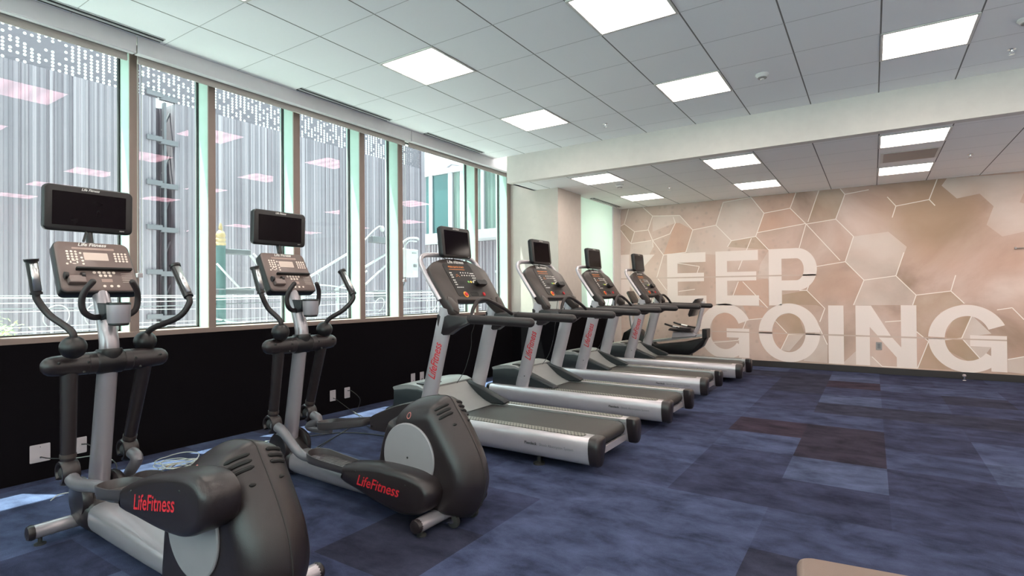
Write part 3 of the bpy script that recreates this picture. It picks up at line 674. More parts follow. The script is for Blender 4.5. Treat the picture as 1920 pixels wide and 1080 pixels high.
# ceiling lights
def light(x, y, z, label):
    t = thing('ceiling_light', (x, y, z), label, 'ceiling light', 'square recessed ceiling lights'); o = (x, y, z)
    h = .3048
    b = MB(o)
    for (a0, a1, b0, b1) in ((-h, h, -h, -h + .02), (-h, h, h - .02, h), (-h, -h + .02, -h + .02, h - .02), (h - .02, h, -h + .02, h - .02)):
        b.box(x + a0, x + a1, y + b0, y + b1, z - .008, z - .0005)
    b.build('frame', M['troffer'], t, bevel=.002)
    MB(o).box(x - h + .02, x + h - .02, y - h + .02, y + h - .02, z - .004, z - .0015).build('diffuser', M['lamp'], t)
colx = [(-3.277, 'window-side column'), (-1.448, 'middle column'), (.381, 'right column'), (2.21, 'column past the edge'), (4.04, 'column along right wall')]
rowy = [(-3.67, 'sixth row'), (-1.84, 'fifth row'), (-.01, 'fourth row'), (1.82, 'third row before soffit'), (3.65, 'second row before soffit'), (5.485, 'row nearest the soffit')]
for x, cx_ in colx:
    for y, ry in rowy: light(x, y, ZC, 'square white lit ceiling panel, %s, %s' % (cx_, ry))
    for y, ry in ((7.24, 'just behind the soffit'), (9.055, 'closest to the mural wall')): light(x, y, ZL, 'square lit panel in the low ceiling, %s, %s' % (cx_, ry))
# return grille seen between two low panels
t = thing('return_grille', (.39, 8.15, ZL), 'grey flat return air panel between two lit panels of the low ceiling', 'air vent')
MB((.39, 8.15, ZL)).box(.10, .68, 7.86, 8.44, ZL - .006, ZL - .0005).build('grille_frame', M['troffer'], t, bevel=.002)
MB((.39, 8.15, ZL)).box(.13, .65, 7.89, 8.41, ZL - .009, ZL - .006).build('grille_plate', M['plate_grey'], t)

def smoke(x, y, z, label):
    t = thing('smoke_detector', (x, y, z), label, 'smoke detector'); o = (x, y, z)
    MB(o).lathe((x, y, z), [(.058, -.001), (.06, -.012), (.052, -.022), (.035, -.036), (.012, -.044)], n=28).build('housing', M['smoke'], t)
    MB(o).lathe((x, y, z), [(.039, -.033), (.041, -.036), (.036, -.042), (.02, -.045)], n=20).build('sensor_ring', M['plate_grey'], t)
    MB(o).lathe((x, y, z), [(.02, -.043), (.018, -.052), (.006, -.055)], n=16).build('cap', M['smoke'], t)
smoke(-.833, 5.513, ZC, 'white smoke detector between the middle and right ceiling lights')
smoke(.985, 5.50, ZC, 'white smoke detector cut by the right edge of the picture')
smoke(-3.191, 7.84, ZL, 'white smoke detector between two lit panels near the column')
def sprinkler(x, y, z, label):
    t = thing('sprinkler_head', (x, y, z), label, 'sprinkler', 'chrome ceiling sprinklers'); o = (x, y, z)
    MB(o).lathe((x, y, z), [(.03, -.001), (.03, -.004), (.012, -.008), (.010, -.02)], n=18).build('escutcheon', M['chrome'], t)
    MB(o).tube([(x - .010, y, z - .018), (x - .013, y, z - .03), (x, y, z - .042)], .0025, n=6).tube([(x + .010, y, z - .018), (x + .013, y, z - .03), (x, y, z - .042)], .0025, n=6).build('frame_arms', M['chrome'], t)
    MB(o).lathe((x, y, z), [(.006, -.04), (.020, -.043), (.020, -.046), (.004, -.047)], n=12).build('deflector', M['chrome'], t)
sprinkler(-2.646, 6.07, ZC, 'small chrome sprinkler beside the far window-side ceiling light')
sprinkler(.999, 6.133, ZC, 'small chrome sprinkler near the right edge, before the soffit')
sprinkler(-2.623, 8.456, ZL, 'small chrome sprinkler in the low ceiling toward the window side')
sprinkler(1.001, 8.515, ZL, 'small chrome sprinkler in the low ceiling toward the right')

# wall plates
def plate(y, z, label, w=.075, h=.118, kind='outlet', m='plate'):
    t = thing('wall_outlet', (XW, y, z), label, 'outlet', 'wall plates on the black knee wall'); o = (XW, y, z)
    P = roundrect(w, h, .006)
    MB(o).prism(P, lambda u, v, d: (XW + d, y + u, z + v), .0005, .006).build('cover_plate', M[m], t, bevel=.0015)
    if kind == 'outlet':
        for s in (-1, 1):
            MB(o).prism(roundrect(.034, .028, .010), lambda u, v, d, s=s: (XW + d, y + u, z + s * .024 + v), .006, .008).build('socket', M['plate'], t)
    else:
        MB(o).cyl((XW + .006, y, z - .028), (XW + .016, y, z - .028), .006, n=12).build('coax_port', M['chrome'], t)
        MB(o).cyl((XW + .005, y, z + .045), (XW + .0075, y, z + .045), .003, n=8).build('screw', M['chrome'], t)
plate(1.388, .190, 'coax cover plate low on the black wall, closest to the camera', .115, .125, 'coax')
plate(1.625, .190, 'power outlet on the black wall just behind the near cross trainer pendulum')
plate(3.895, .190, 'coax cover plate behind the far cross trainer, left of a pair', kind='coax')
plate(4.090, .192, 'power outlet behind the far cross trainer, right of a pair')
plate(5.14, .212, 'coax cover plate above the first treadmill hood, left of a pair', kind='coax')
plate(5.305, .212, 'power outlet above the first treadmill hood, right of a pair')
t = thing('wall_outlet', (.077, YM, .427), 'grey rectangular outlet plate on the mural below the letter N', 'outlet'); o = (.077, YM, .427)
MB(o).prism(roundrect(.078, .12, .006), lambda u, v, d: (.077 + u, YM - .003 - d, .427 + v), 0, .006).build('cover_plate', M['plate_grey'], t, bevel=.0015)
MB(o).prism(roundrect(.04, .075, .004), lambda u, v, d: (.077 + u, YM - .009 - d, .427 + v), 0, .002).build('socket', M['grey_print'], t)
t = thing('wall_hook', (1.72, YM, 1.86), 'tiny grey bracket on the mural near its upper right hexagons', 'bracket'); o = (1.72, YM, 1.86)
MB(o).box(1.66, 1.80, YM - .02, YM - .003, 1.853, 1.865).build('bar', M['hook'], t, bevel=.003)
MB(o).box(1.655, 1.675, YM - .03, YM - .002, 1.845, 1.875).build('end_block', M['plate'], t, bevel=.003)
t = thing('door_stop', (1.073, 9.97, 0), 'small chrome door stop standing on the carpet by the dark baseboard', 'door stop'); o = (1.073, 9.97, 0)
MB(o).lathe((1.073, 9.97, 0), [(.026, .0), (.026, .006), (.012, .012), (.011, .06)], n=16).build('post', M['chrome'], t)
MB(o).lathe((1.073, 9.97, 0), [(.011, .058), (.022, .066), (.024, .08), (.015, .09), (.004, .092)], n=16).build('bumper', M['plate'], t)
# ------------------------------------------------------------ treadmill (authored at world x, y relative to its centre line)
TB = Vector((-2.65, 0, 0))
def rail_prof(s, g=0.0):
    # outer bulged profile, s=-1 near, +1 far
    p = [(-.290, .205), (-.290, .262), (-.300, .266), (-.395, .264), (-.412, .256), (-.424, .235), (-.430, .20), (-.428, .16), (-.420, .12), (-.405, .085), (-.385, .070), (-.350, .068), (-.33, .09)]
    c = (-.36, .165)
    return [(-s * (c[0] + (y - c[0]) * (1 + g)), c[1] + (z - c[1]) * (1 + g)) for y, z in p]
def up_axis(z): return -3.258 + .2735 * (z - .27)      # centre x of the uprights at height z
CP0 = Vector((-2.905, 0, 1.13)); CE = Vector((-.565, 0, .825)); CN = Vector((.825, 0, .565))
def cpan(u, v, d=0.0): return tuple(CP0 + Vector((0, u, 0)) + CE * v + CN * d)

def make_treadmill():
    t = thing('treadmill', (TB.x, 0, 0), 'x', 'treadmill', 'row of four treadmills facing the windows')
    B = lambda: MB(TB)
    for s in (-1, 1):
        pr = rail_prof(s)
        B().rings([[(x, y, z) for y, z in pr] for x in (-3.66, -1.66)]).build('side_rail', M['silver'], t, sharp=50)
        pc = rail_prof(s, .05)
        b = B(); b.rings([[(x, y * k + s * (1 - k) * .36, .165 + (z - .165) * k) for y, z in pc] for x, k in ((-1.675, 1.0), (-1.625, 1.0), (-1.605, .94), (-1.598, .82))])
        b.build('rear_cap', M['plastic'], t, sharp=50)
        b = B(); b.rings([[(x, y * k + s * (1 - k) * .36, .165 + (z - .165) * k) for y, z in rail_prof(s, .02)] for x, k in ((-3.655, 1.0), (-3.69, .98), (-3.70, .9))])
        b.build('front_cap', M['plastic_dark'], t, sharp=50)
        # traction strip
        L_, W_ = 1.24, .080
        P = roundrect(L_, W_, .03, 6, -2.355, s * .345)
        B().prism(P, lambda u, v, d: (u, v, d), .2655, .2695).build('traction_strip', M['tread'], t)
        B().box(-3.05, -1.68, s * .283 - .006, s * .283 + .006, .24, .262).build('rail_edge', M['alu'], t)
        # uprights
        pts = []
        rings = []
        for z in (.255, .32, .5, .7, .9, 1.05, 1.17):
            c = Vector((up_axis(z), s * .35, z)); ax = Vector((.2735, 0, 1)).normalized(); xx = Vector((1, 0, -.2735)).normalized()
            rings.append([c + xx * (.078 * cos(2 * pi * k / 28)) + Vector((0, .046 * sin(2 * pi * k / 28), 0)) for k in range(28)])
        u_ = B().rings(rings).build('upright', M['silver'], t)
        B().rings([[Vector((up_axis(z), s * .35, z)) + Vector((1, 0, -.2735)).normalized() * (.0805 * cos(2 * pi * k / 28)) + Vector((0, .0485 * sin(2 * pi * k / 28), 0)) for k in range(28)] for z in (.27, .31, .355)]).build('collar', M['silver'], u_)
        B().sphere((up_axis(.37) + .03, -.35 * -s - .044, .385), .006, n=8, m=6).build('bolt', M['rubber'], u_)
        if s < 0:
            def surf(u, v):   # u along the tube, v across
                a = v / .06; z = .73 + u * .963
                c = Vector((up_axis(z), -.35, z)); xx = Vector((1, 0, -.2735)).normalized()
                return c + xx * (.0812 * sin(a + .25)) + Vector((0, -.0500 * cos(a + .25), 0))
            text_obj('LifeFitness', .080, lambda u, v: surf(u, -v), 'logo', M['red'], t, off=TB, bold=.012, shear=.35, sx=.95, curved=True)
            def rs(u, v):
                z = .172 + v
                return (-1.92 + u, -.4315 - .0 * v, z)
            text_obj('Flexdeck', .030, lambda u, v: rs(u - .227, v), 'rail_lettering', M['black_print'], t, off=TB, bold=.02)
            text_obj('Shock Absorption System', .027, lambda u, v: rs(u - .010, v - .001), 'rail_lettering', M['grey_print'], t, off=TB)
        # pods at the foot of the uprights
        pod = [(-3.66, .255), (-3.66, .425), (-3.50, .452), (-3.36, .458), (-3.26, .440), (-3.14, .400), (-3.02, .352), (-2.92, .315), (-2.865, .295), (-2.85, .28), (-2.855, .262), (-2.88, .255)]
        B().cushion(pod, lambda u, v, d, s=s: (u, s * d, v), [(.010, .262), (.0, .272), (.0, .335), (.008, .350), (.02, .356)]).build('upright_foot', M['plastic_teal'], t, sharp=45)
        # handles
        B().tube([(-3.06, s * .352, 1.085), (-2.75, s * .352, 1.08), (-2.19, s * .352, 1.066)], [.040, .038, .037], n=18, smooth=5, cap_round=True).build('handrail', M['foam'], t)
        B().cyl((-2.752, s * .352, 1.0805), (-2.746, s * .352, 1.0803), .0395).build('seam_ring', M['rubber'], t)
        br = [(-3.10, 1.12), (-2.78, 1.11), (-2.76, 1.05), (-2.88, 1.00), (-2.97, .945), (-3.06, .935), (-3.09, .96)]
        B().cushion(br, lambda u, v, d, s=s: (u, s * (.352 + d), v), [(.02, -.042), (.004, -.036), (0, -.02), (0, .02), (.004, .036), (.02, .042)]).build('handrail_bracket', M['plastic'], t, sharp=50)
        for xf in (-2.12, -3.45):
            B().lathe((xf, s * .35, 0), [(.045, 0), (.045, .012), (.015, .018), (.015, .075)], n=16).build('levelling_foot', M['rubber'], t)
    # deck, belt, lid
    bp = [(-3.16, .247), (-1.74, .247), (-1.705, .238), (-1.683, .215), (-1.678, .19), (-1.69, .160), (-1.72, .142), (-1.80, .14), (-3.16, .14)]
    B().prism(bp, lambda u, v, d: (u, d, v), -.265, .265).build('running_belt', M['belt'], t)
    B().cyl((-1.715, -.285, .192), (-1.715, .285, .192), .026).build('rear_roller', M['rubber'], t)
    B().box(-1.715, -1.69, -.345, .345, .085, .138).build('rear_crossbar', M['silver'], t, bevel=.003)
    B().box(-3.6, -1.73, -.33, .33, .10, .135).build('under_deck', M['rubber'], t)
    lid = [(-3.665, .27), (-3.668, .440), (-3.66, .450), (-3.58, .476), (-3.46, .490), (-3.36, .485), (-3.30, .462)]
    top = lid[1:]
    # silver lid full width, dipping to the sides
    rings = []
    for y in (-.350, -.32, -.22, 0, .22, .32, .350):
        k = 1 - .10 * (abs(y) / .355) ** 2
        rings.append([(x, y, .43 + (z - .43) * (k if z > .43 else 1) ) for x, z in top] + [(-3.305, y, .43), (-3.655, y, .420)])
    B().rings(rings).build('motor_lid', M['silver_lt'], t, sharp=50)
    cen = [(-3.66, .25), (-3.66, .43), (-3.42, .475), (-3.345, .470), (-3.29, .438), (-3.23, .385), (-3.16, .330), (-3.09, .290), (-3.02, .262), (-2.985, .252), (-3.02, .245)]
    B().prism(cen, lambda u, v, d: (u, d, v), -.262, .262).build('motor_cover', M['silver_lt'], t, sharp=60)
    B().box(-3.42, -3.30, -.30, -.10, .484, .492).build('lid_recess', M['plastic'], t)
    # console
    out = [(-.388, .03), (-.405, .20), (-.415, .44), (-.40, .475), (-.31, .535), (-.20, .570), (-.08, .588), (0, .59)]
    out = out + [(-x, y) for x, y in reversed(out[:-1])]
    low = [(.355, -.01), (.315, .0), (.275, .07), (.25, .135), (.12, .125), (0, .122), (-.12, .125), (-.25, .135), (-.275, .07), (-.315, .0), (-.355, -.01)]
    ring = out + low
    B().cushion(ring, cpan, [(.02, -.085), (.004, -.07), (0, -.05), (0, -.012), (.004, -.003), (.010, 0)]).build('console', M['panel'], t, sharp=50)
    c_in = roundrect(.40, .36, .03, 5, -.01, .345)
    B().prism(c_in, cpan, .0005, .003).build('display_face', M['panel_in'], t)
    for s in (-1, 1):
        lobe = [(s * u, v) for u, v in [(.385, .03), (.398, .13), (.37, .165), (.33, .15), (.295, .08), (.305, .02), (.345, .0)]]
        B().cushion(lobe, cpan, [(0, .0), (.003, .008), (.012, .012)]).build('speaker_lobe', M['panel'], t)
    text_obj('Life Fitness', .052, lambda u, v: cpan(u + .0, v + .545, .004), 'logo', M['white'], t, off=TB, bold=.02, shear=.35)
    text_obj('PRESS QUICK START', .0245, lambda u, v: cpan(u - .03, v + .487, .0042), 'led_readout', M['led'], t, off=TB, sx=1.0)
    b = B()
    b.poly([cpan(-.148, .458, .0035), cpan(.075, .458, .0035), cpan(.075, .461, .0035), cpan(-.148, .461, .0035)])
    b.build('led_underline', M['led'], t)
    B().prism(roundrect(.25, .045, .004, 3, -.03, .487), cpan, .0028, .0032).build('readout_window', M['plastic_dark'], t)
    B().prism(roundrect(.085, .062, .004, 3, -.075, .395), cpan, .003, .0036).build('dot_matrix_window', M['plastic_dark'], t)
    b = B()
    for i in range(6): b.prism([(-.10 + i * .009, .378 + .006 * ((i * 3) % 5)), (-.094 + i * .009, .378 + .006 * ((i * 3) % 5)), (-.094 + i * .009, .384 + .006 * ((i * 3) % 5)), (-.10 + i * .009, .384 + .006 * ((i * 3) % 5))], cpan, .0037, .0042)
    b.build('dot_matrix', M['led'], t)
    b = B()
    for i in range(4):
        for j in range(3): b.prism(circle(.0066, 8, -.165 + (i % 2) * .018, .42 - j * .024 - (i // 2) * .08), cpan, .003, .005)
    b.build('speed_keys', M['white'], t); b = B()
    for i in range(4):
        for j in range(2): b.prism(circle(.0068, 8, .0 + i * .036 - .01, .425 - j * .03), cpan, .003, .005)
    b.build('workout_keys', M['white'], t); b = B()
    for i in range(3):
        for j in range(4): b.prism(circle(.0068, 8, .13 + i * .02, .42 - j * .026), cpan, .003, .005)
    b.build('number_keys', M['white'], t); b = B()
    for i in range(5): b.prism(circle(.006, 8, -.165 + i * .02, .262), cpan, .003, .005)
    b.build('menu_keys', M['white'], t)
    b = B()
    for i in range(5):
        for j in range(3): b.prism(roundrect(.011, .007, .002, 2, -.09 + i * .016, .325 - j * .014), cpan, .003, .005)
    b.build('keypad', M['plastic_dark'], t)
    for i, mm in enumerate(('green', 'yellow', 'white')): B().prism(circle(.011, 12, .035 + i * .036, .322), cpan, .003, .007).build('round_key', M[mm], t)
    B().prism(circle(.030, 20, -.10, .185), cpan, .0, .006).build('stop_ring', M['orange'], t)
    B().prism(circle(.019, 20, -.10, .185), cpan, .0, .014).build('stop_button', M['red'], t, bevel=.003)
    B().prism(roundrect(.115, .045, .02, 5, .03, .19), cpan, .0, .0045).build('tray_slot', M['slot'], t)
    B().prism(roundrect(.026, .034, .006, 3, .165, .185), cpan, .0, .012).build('safety_key', M['red'], t, bevel=.002)
    # cup / phone holder knobs
    b = B(); c0 = Vector(cpan(.185, .30, .0))
    b.cyl(c0 + Vector((0, -.05, 0)) - CN * .0, c0 + Vector((0, -.05, 0)) + CN * .045, .030); b.cyl(c0 + Vector((0, .045, .0)), c0 + Vector((0, .045, 0)) + CN * .045, .030)
    b.rings([[cpan(.145 + k * .08, .27, .0), cpan(.145 + k * .08, .325, 0), cpan(.145 + k * .08, .325, .045), cpan(.145 + k * .08, .27, .045)] for k in (0, 1)])
    b.build('holder', M['plastic_dark'], t, bevel=.004)
    # arched heart-rate bar
    B().tube([(-2.765, -.335, 1.09), (-2.772, -.305, 1.165), (-2.78, -.225, 1.232), (-2.778, -.12, 1.24), (-2.77, .0, 1.205), (-2.78, .16, 1.155), (-2.80, .345, 1.09)], .0165, n=12).build('heart_rate_bar', M['foam'], t)
    B().tube([(-2.7655, -.333, 1.095), (-2.771, -.31, 1.152)], .0175, n=12, smooth=0).build('sensor_plate', M['alu'], t)
    # rear hoop behind the console carrying the screen
    B().tube([(-3.05, -.405, 1.24), (-3.17, -.415, 1.42), (-3.25, -.41, 1.54), (-3.29, -.375, 1.605), (-3.30, -.28, 1.638), (-3.30, 0, 1.645), (-3.30, .28, 1.638), (-3.29, .375, 1.605), (-3.25, .41, 1.54), (-3.17, .415, 1.42), (-3.05, .405, 1.24)], .022, n=14).build('console_hoop', M['silver'], t)
    b = B(); b.tube([(-3.33, .02, 1.63), (-3.31, .02, 1.68), (-3.27, .02, 1.72)], .022, n=12); b.build('screen_arm', M['plastic_dark'], t)
    sc = Vector((-3.215, .03, 1.765)); se = Vector((-.10, 0, .995)); sn = Vector((.995, 0, .10))
    fs = lambda u, v, d=0: tuple(sc + Vector((0, u, 0)) + se * v + sn * d)
    sr = roundrect(.42, .285, .03, 6)
    o = B().cushion(sr, fs, [(.03, -.065), (.006, -.055), (0, -.04), (0, -.01), (.004, -.002), (.009, 0)]).build('screen', M['plastic_dark'], t, sharp=55)
    B().prism(roundrect(.345, .225, .004, 3, .0, -.006), fs, .0005, .0015).build('display', M['screen'], o)
    text_obj('Life Fitness', .020, lambda u, v: fs(u, v + .124, .002), 'logo', M['white'], o, off=TB, bold=.02, shear=.35)
    text_obj('HDTV', .009, lambda u, v: fs(u + .16, v - .131, .002), 'logo', M['white'], o, off=TB, bold=.02)
    # loose lead under the console
    B().tube([(-3.02, .05, 1.22), (-3.03, .04, 1.12), (-3.05, .07, 1.0), (-3.05, .03, .92), (-3.08, .06, .80), (-3.12, .02, .60), (-3.2, .0, .47)], .003, n=6).build('lead', M['cable_b'], t)
    B().tube([(-3.27, -.1, 1.62), (-3.22, -.06, 1.595), (-3.22, .0, 1.60), (-3.27, .03, 1.63)], .004, n=6).build('screen_lead', M['cable_b'], t)
    return t
tm = make_treadmill()
for i, (x, y, lab) in enumerate([(0, 3.92, 'grey and black treadmill nearest the camera, right behind the far cross trainer'),
                                 (.02, 5.45, 'grey and black treadmill, second in the row from the cross trainers'),
                                 (-.03, 7.01, 'grey and black treadmill, third in the row, level with the white column'),
                                 (.07, 8.50, 'grey and black treadmill, last in the row, in front of the recumbent bike')]):
    o = tm if i == 0 else copy_tree(tm)
    o.location = (TB.x + x, y, 0); o['label'] = lab
# ------------------------------------------------------------ cross trainer
EB = Vector((-2.8, 0, 0))
EP0 = Vector((-3.478, 0, 1.325)); EE = Vector((-.50, 0, .866)); EN = Vector((.866, 0, .50))
def epan(u, v, d=0.0): return tuple(EP0 + Vector((0, u, 0)) + EE * v + EN * d)
def make_trainer(yc, dx, label, near, far):
    """near/far: dict(R=ring xz, F=tray front xz, P=crank pin xz)"""
    t = thing('cross_trainer', (EB.x + dx, yc, 0), label, 'elliptical trainer', 'pair of cross trainers by the windows')
    B = lambda: MB(EB)
    # frame
    def sect(x, w, z0, z1, n=20, p=3.0):
        cz = (z0 + z1) / 2; h = (z1 - z0) / 2; r = []
        for k in range(n):
            a = 2 * pi * k / n; c, s_ = cos(a), sin(a)
            r.append((x, w / 2 * abs(c) ** (2 / p) * (1 if c >= 0 else -1), cz + h * abs(s_) ** (2 / p) * (1 if s_ >= 0 else -1)))
        return r
    B().rings([sect(-3.50, .12, .07, .15), sect(-3.46, .17, .05, .175), sect(-3.40, .195, .04, .195), sect(-3.2, .20, .035, .185), sect(-2.8, .20, .03, .155), sect(-2.3, .20, .03, .13)]).build('base_beam', M['silver_e'], t)
    B().rings([sect(-3.68, .14, .05, .16, p=2.3), sect(-3.66, .18, .025, .20, p=2.3), sect(-3.60, .22, .015, .26, p=2.3), sect(-3.50, .22, .015, .27, p=2.3), sect(-3.44, .20, .02, .22, p=2.5), sect(-3.41, .16, .04, .19, p=2.5)]).build('front_knuckle', M['plastic'], t)
    for s in (-1, 1):
        B().lathe((-3.545, s * .085, .20), [(.10, -.03), (.115, -.02), (.115, .0), (.10, .02), (.03, .03)] if s > 0 else [(.03, -.03), (.10, -.02), (.115, 0), (.115, .02), (.10, .03)], n=24, axis='y').build('knuckle_cheek', M['plastic'], t)
    B().tube([(-3.60, -.28, .072), (-3.60, .28, .072)], .036, n=18, smooth=0).build('front_stabiliser', M['silver_e'], t)
    B().tube([(-2.03, -.29, .062), (-2.03, .29, .062)], .038, n=18, smooth=0).build('rear_stabiliser', M['silver_e'], t)
    for x, z, h in ((-3.60, .072, .28), (-2.03, .062, .29)):
        for s in (-1, 1):
            B().lathe((x, s * h, z), [(.0375, -.014), (.040, 0), (.034, .014), (.012, .02)] if s > 0 else [(.012, -.02), (.034, -.014), (.040, 0), (.0375, .014)], n=18, axis='y').build('end_cap', M['plastic'], t)
            B().lathe((x, s * (h - .04), 0), [(.026, 0), (.026, .008), (.010, .014), (.010, .05)], n=14).build('levelling_foot', M['rubber'], t)
    for s in (-1, 1):
        w_ = B().lathe((-1.945, s * .085, .040), [(.030, -.014), (.038, -.010), (.038, .010), (.030, .014)], n=20, axis='y').build('transport_wheel', M['rubber'], t)
        B().lathe((-1.945, s * .085, .040), [(.012, -.016), (.014, 0), (.012, .016)], n=12, axis='y').build('wheel_hub', M['chrome'], w_)
        B().box(-2.03, -1.94, s * .085 - .022, s * .085 - .016, .03, .09).box(-2.03, -1.94, s * .085 + .016, s * .085 + .022, .03, .09).build('wheel_bracket', M['chrome'], t)
    # post
    B().tube([(-3.555, 0, .14), (-3.525, 0, .35), (-3.47, 0, .66), (-3.43, 0, .88), (-3.405, 0, 1.0), (-3.412, 0, 1.07), (-3.45, 0, 1.17), (-3.50, 0, 1.28), (-3.56, 0, 1.37)], [.055, .052, .050, .049, .048, .047, .045, .042, .04], n=22, rb=.95).build('post', M['silver_e'], t)
    # hub
    B().tube([(-3.41, -.245, .943), (-3.41, -.15, .943), (-3.41, .15, .943), (-3.41, .245, .943)], [.050, .058, .058, .050], n=24, smooth=0, cap_round=True).build('hub', M['plastic'], t)
    B().lathe((-3.41, 0, .943), [(.058, -.065), (.064, -.055), (.066, 0), (.064, .055), (.058, .065)], n=28, axis='y').build('hub_collar', M['plastic_dark'], t)
    B().tube([(-3.418, 0, .91), (-3.412, 0, .955), (-3.405, 0, 1.0), (-3.405, 0, 1.012)], [.060, .064, .062, .056], n=24, smooth=4).build('post_collar', M['plastic_dark'], t)
    for s in (-1, 1):
        b = B()
        for yy, zz in ((.11, .955), (.235, .962), (.13, .905)): b.sphere((-3.41 + .056, s * yy, zz), .007, n=8, m=6)
        b.build('bolt', M['rubber'], t)
        b = B(); b.lathe((-3.41, s * .10, .943), [(.0575, -.0015), (.0590, 0), (.0575, .0015)], n=28, axis='y'); b.build('hub_seam', M['rubber'], t)
    # two sides
    for s, q in ((-1, near), (1, far)):
        R, F_, P_ = Vector((q['R'][0], s * .175, q['R'][1])), Vector((q['F'][0], s * .178, q['F'][1])), Vector((q['P'][0], s * .20, q['P'][1]))
        top = Vector((-3.41, s * .175, .92))
        p_ = B().tube([top, R + (top - R).normalized() * .05], [.038, .033], n=18, smooth=0).build('pendulum', M['plastic'], t)
        a = R + (top - R).normalized() * .07
        B().tube([a + (top - R).normalized() * .02, a], .036, n=18, smooth=0).build('pendulum_collar', M['panel'], p_)
        # ring yoke around the ball joint, axis along y
        b = B(); rings = []
        for k in range(25):
            an = radians(-60 + 300 * k / 24) - .3
            c_ = R + Vector((cos(an) * .052, 0, sin(an) * .052 - .005)); d_ = Vector((cos(an), 0, sin(an)))
            rings.append([c_ + d_ * (.018 * cos(2 * pi * j / 10)) + Vector((0, .040 * sin(2 * pi * j / 10), 0)) for j in range(10)])
        b.rings(rings); b.build('yoke', M['plastic'], t)
        B().sphere(R + Vector((.0, 0, -.005)), .040).build('ball_joint', M['rubber'], t)
        # arm link to the tray
        k0 = R + Vector((.02, 0, -.01))
        B().tube([k0, k0 + Vector((.10, s * .0, -.035)), F_ + Vector((-.10, -s * .01, .005)), F_ + Vector((.03, 0, -.008)), F_ + Vector((.14, 0, -.0))], [.033, .032, .029, .024, .020], n=16, smooth=6).build('foot_link', M['silver'] if s < 0 and False else M['grey_tube'], t)
        ang = atan2(P_.z - F_.z, P_.x - F_.x); L = (P_ - F_).length
        ux = Vector((cos(ang), 0, sin(ang))); uz = Vector((-sin(ang), 0, cos(ang)))
        fn = lambda u, v, d, F_=F_, ux=ux, uz=uz: tuple(F_ + ux * u + Vector((0, v, 0)) + uz * d)
        # foot tray outline in plan
        W = .084
        pl = []
        for k in range(13):
            an = pi / 2 + pi * k / 12; pl.append((.14 + .10 * cos(an), W * sin(an)))
        pl += [(.24, -W * 1.0), (.38, -W * .94), (.55, -W * .80), (.57, -W * .5), (.57, W * .5), (.55, W * .80), (.36, W * .92), (.24, W * 1.0)]
        n_ = len(pl); cxm = .27
        def rim(u): return .036 + .020 * max(0, 1 - (u - .04) / .18) + .006 * sin(min(1, max(0, u / .5)) * pi)
        def sh(ins, zf): return [fn(cxm + (u - cxm) * (1 - ins / .25), v * (1 - ins / W), zf(u) if callable(zf) else zf) for u, v in pl]
        tr = B().rings([sh(.02, -.012), sh(.004, -.002), sh(0, .02), sh(0, rim), sh(.008, rim), sh(.014, .017)], cap=True).build('foot_tray', M['tray'], t, sharp=60)
        b = B()
        for i in range(14):
            u0 = .09 + i * .028
            b.rings([[fn(u0, -.06, .0162), fn(u0 + .006, -.06, .0162), fn(u0 + .006, -.06, .019), fn(u0, -.06, .019)], [fn(u0 + .02, .06, .0162), fn(u0 + .026, .06, .0162), fn(u0 + .026, .06, .019), fn(u0 + .02, .06, .019)]])
        b.build('tread_ribs', M['tray_lt'], tr)
        # rear cover of the link
        C0 = P_ - ux * .54
        fc = lambda u, v, d, C0=C0, ux=ux, uz=uz: tuple(C0 + ux * u + uz * v + Vector((0, d, 0)))
        pr = [(-.01, -.04), (-.015, .0), (-.005, .045), (.04, .062), (.14, .082), (.28, .105), (.44, .112), (.56, .108), (.64, .088), (.685, .045), (.69, .0), (.67, -.055), (.62, -.095), (.54, -.12), (.46, -.125), (.30, -.105), (.12, -.068)]
        pr = [(p.x, p.y) for p in catmull([(a_, b_, 0) for a_, b_ in pr], 3, closed=True)]
        y0, y1 = (-.125 * -s, -.275 * -s)
        dep = [(.03, s * .128), (.006, s * .132), (0, s * .15), (0, s * .235), (.006, s * .255), (.020, s * .268), (.036, s * .273)]
        dep = [(i_, d_ - s * 0) for i_, d_ in dep]
        fcy = lambda u, v, d: fc(u, v, d - s * .20)
        cv = B().cushion(pr, fcy, dep).build('link_cover', M['plastic'], t, sharp=60)
        if s < 0:
            text_obj('LifeFitness', .085, lambda u, v: fc(u + .32, v + .0, -.0745), 'logo', M['red'], cv, off=EB, bold=.012, shear=.35, sx=.95)
        b = B(); b.sphere(fc(.13, .045, s * .070), .006, n=8, m=6); b.sphere(fc(.53, .05, s * .068), .008, n=8, m=6); b.sphere(fc(.53, -.07, s * .066), .008, n=8, m=6); b.build('screw_hole', M['rubber'], cv)
        b = B(); b.rings([[fcy(u, v, s * .1325) for u, v in pr]] * 1, cap=False) if False else None
        # crank boss between disc and link
        B().cyl((P_.x, s * .13, P_.z), (P_.x, s * .175, P_.z), .05).build('crank_boss', M['plastic_dark'], t)
        # moving handle
        g = q['arm']; pts = [Vector((x, s * y, z)) for x, y, z in g]
        ar = B().tube(pts[:5], .0165, n=14).build('handle_arm', M['foam'], t)
        gd = (pts[5] - pts[4]).normalized()
        B().tube([pts[4] - gd * .005, pts[5]], [.0225, .0245], n=16, smooth=0).build('grip', M['plastic'], ar)
        B().tube([pts[4] - gd * .008, pts[4] + gd * .004], .026, n=16, smooth=0).build('grip_collar', M['plastic_dark'], ar)
        B().tube([pts[5] - gd * .004, pts[5] + gd * .010], [.029, .031], n=16, smooth=0).build('grip_flange', M['plastic_dark'], ar)
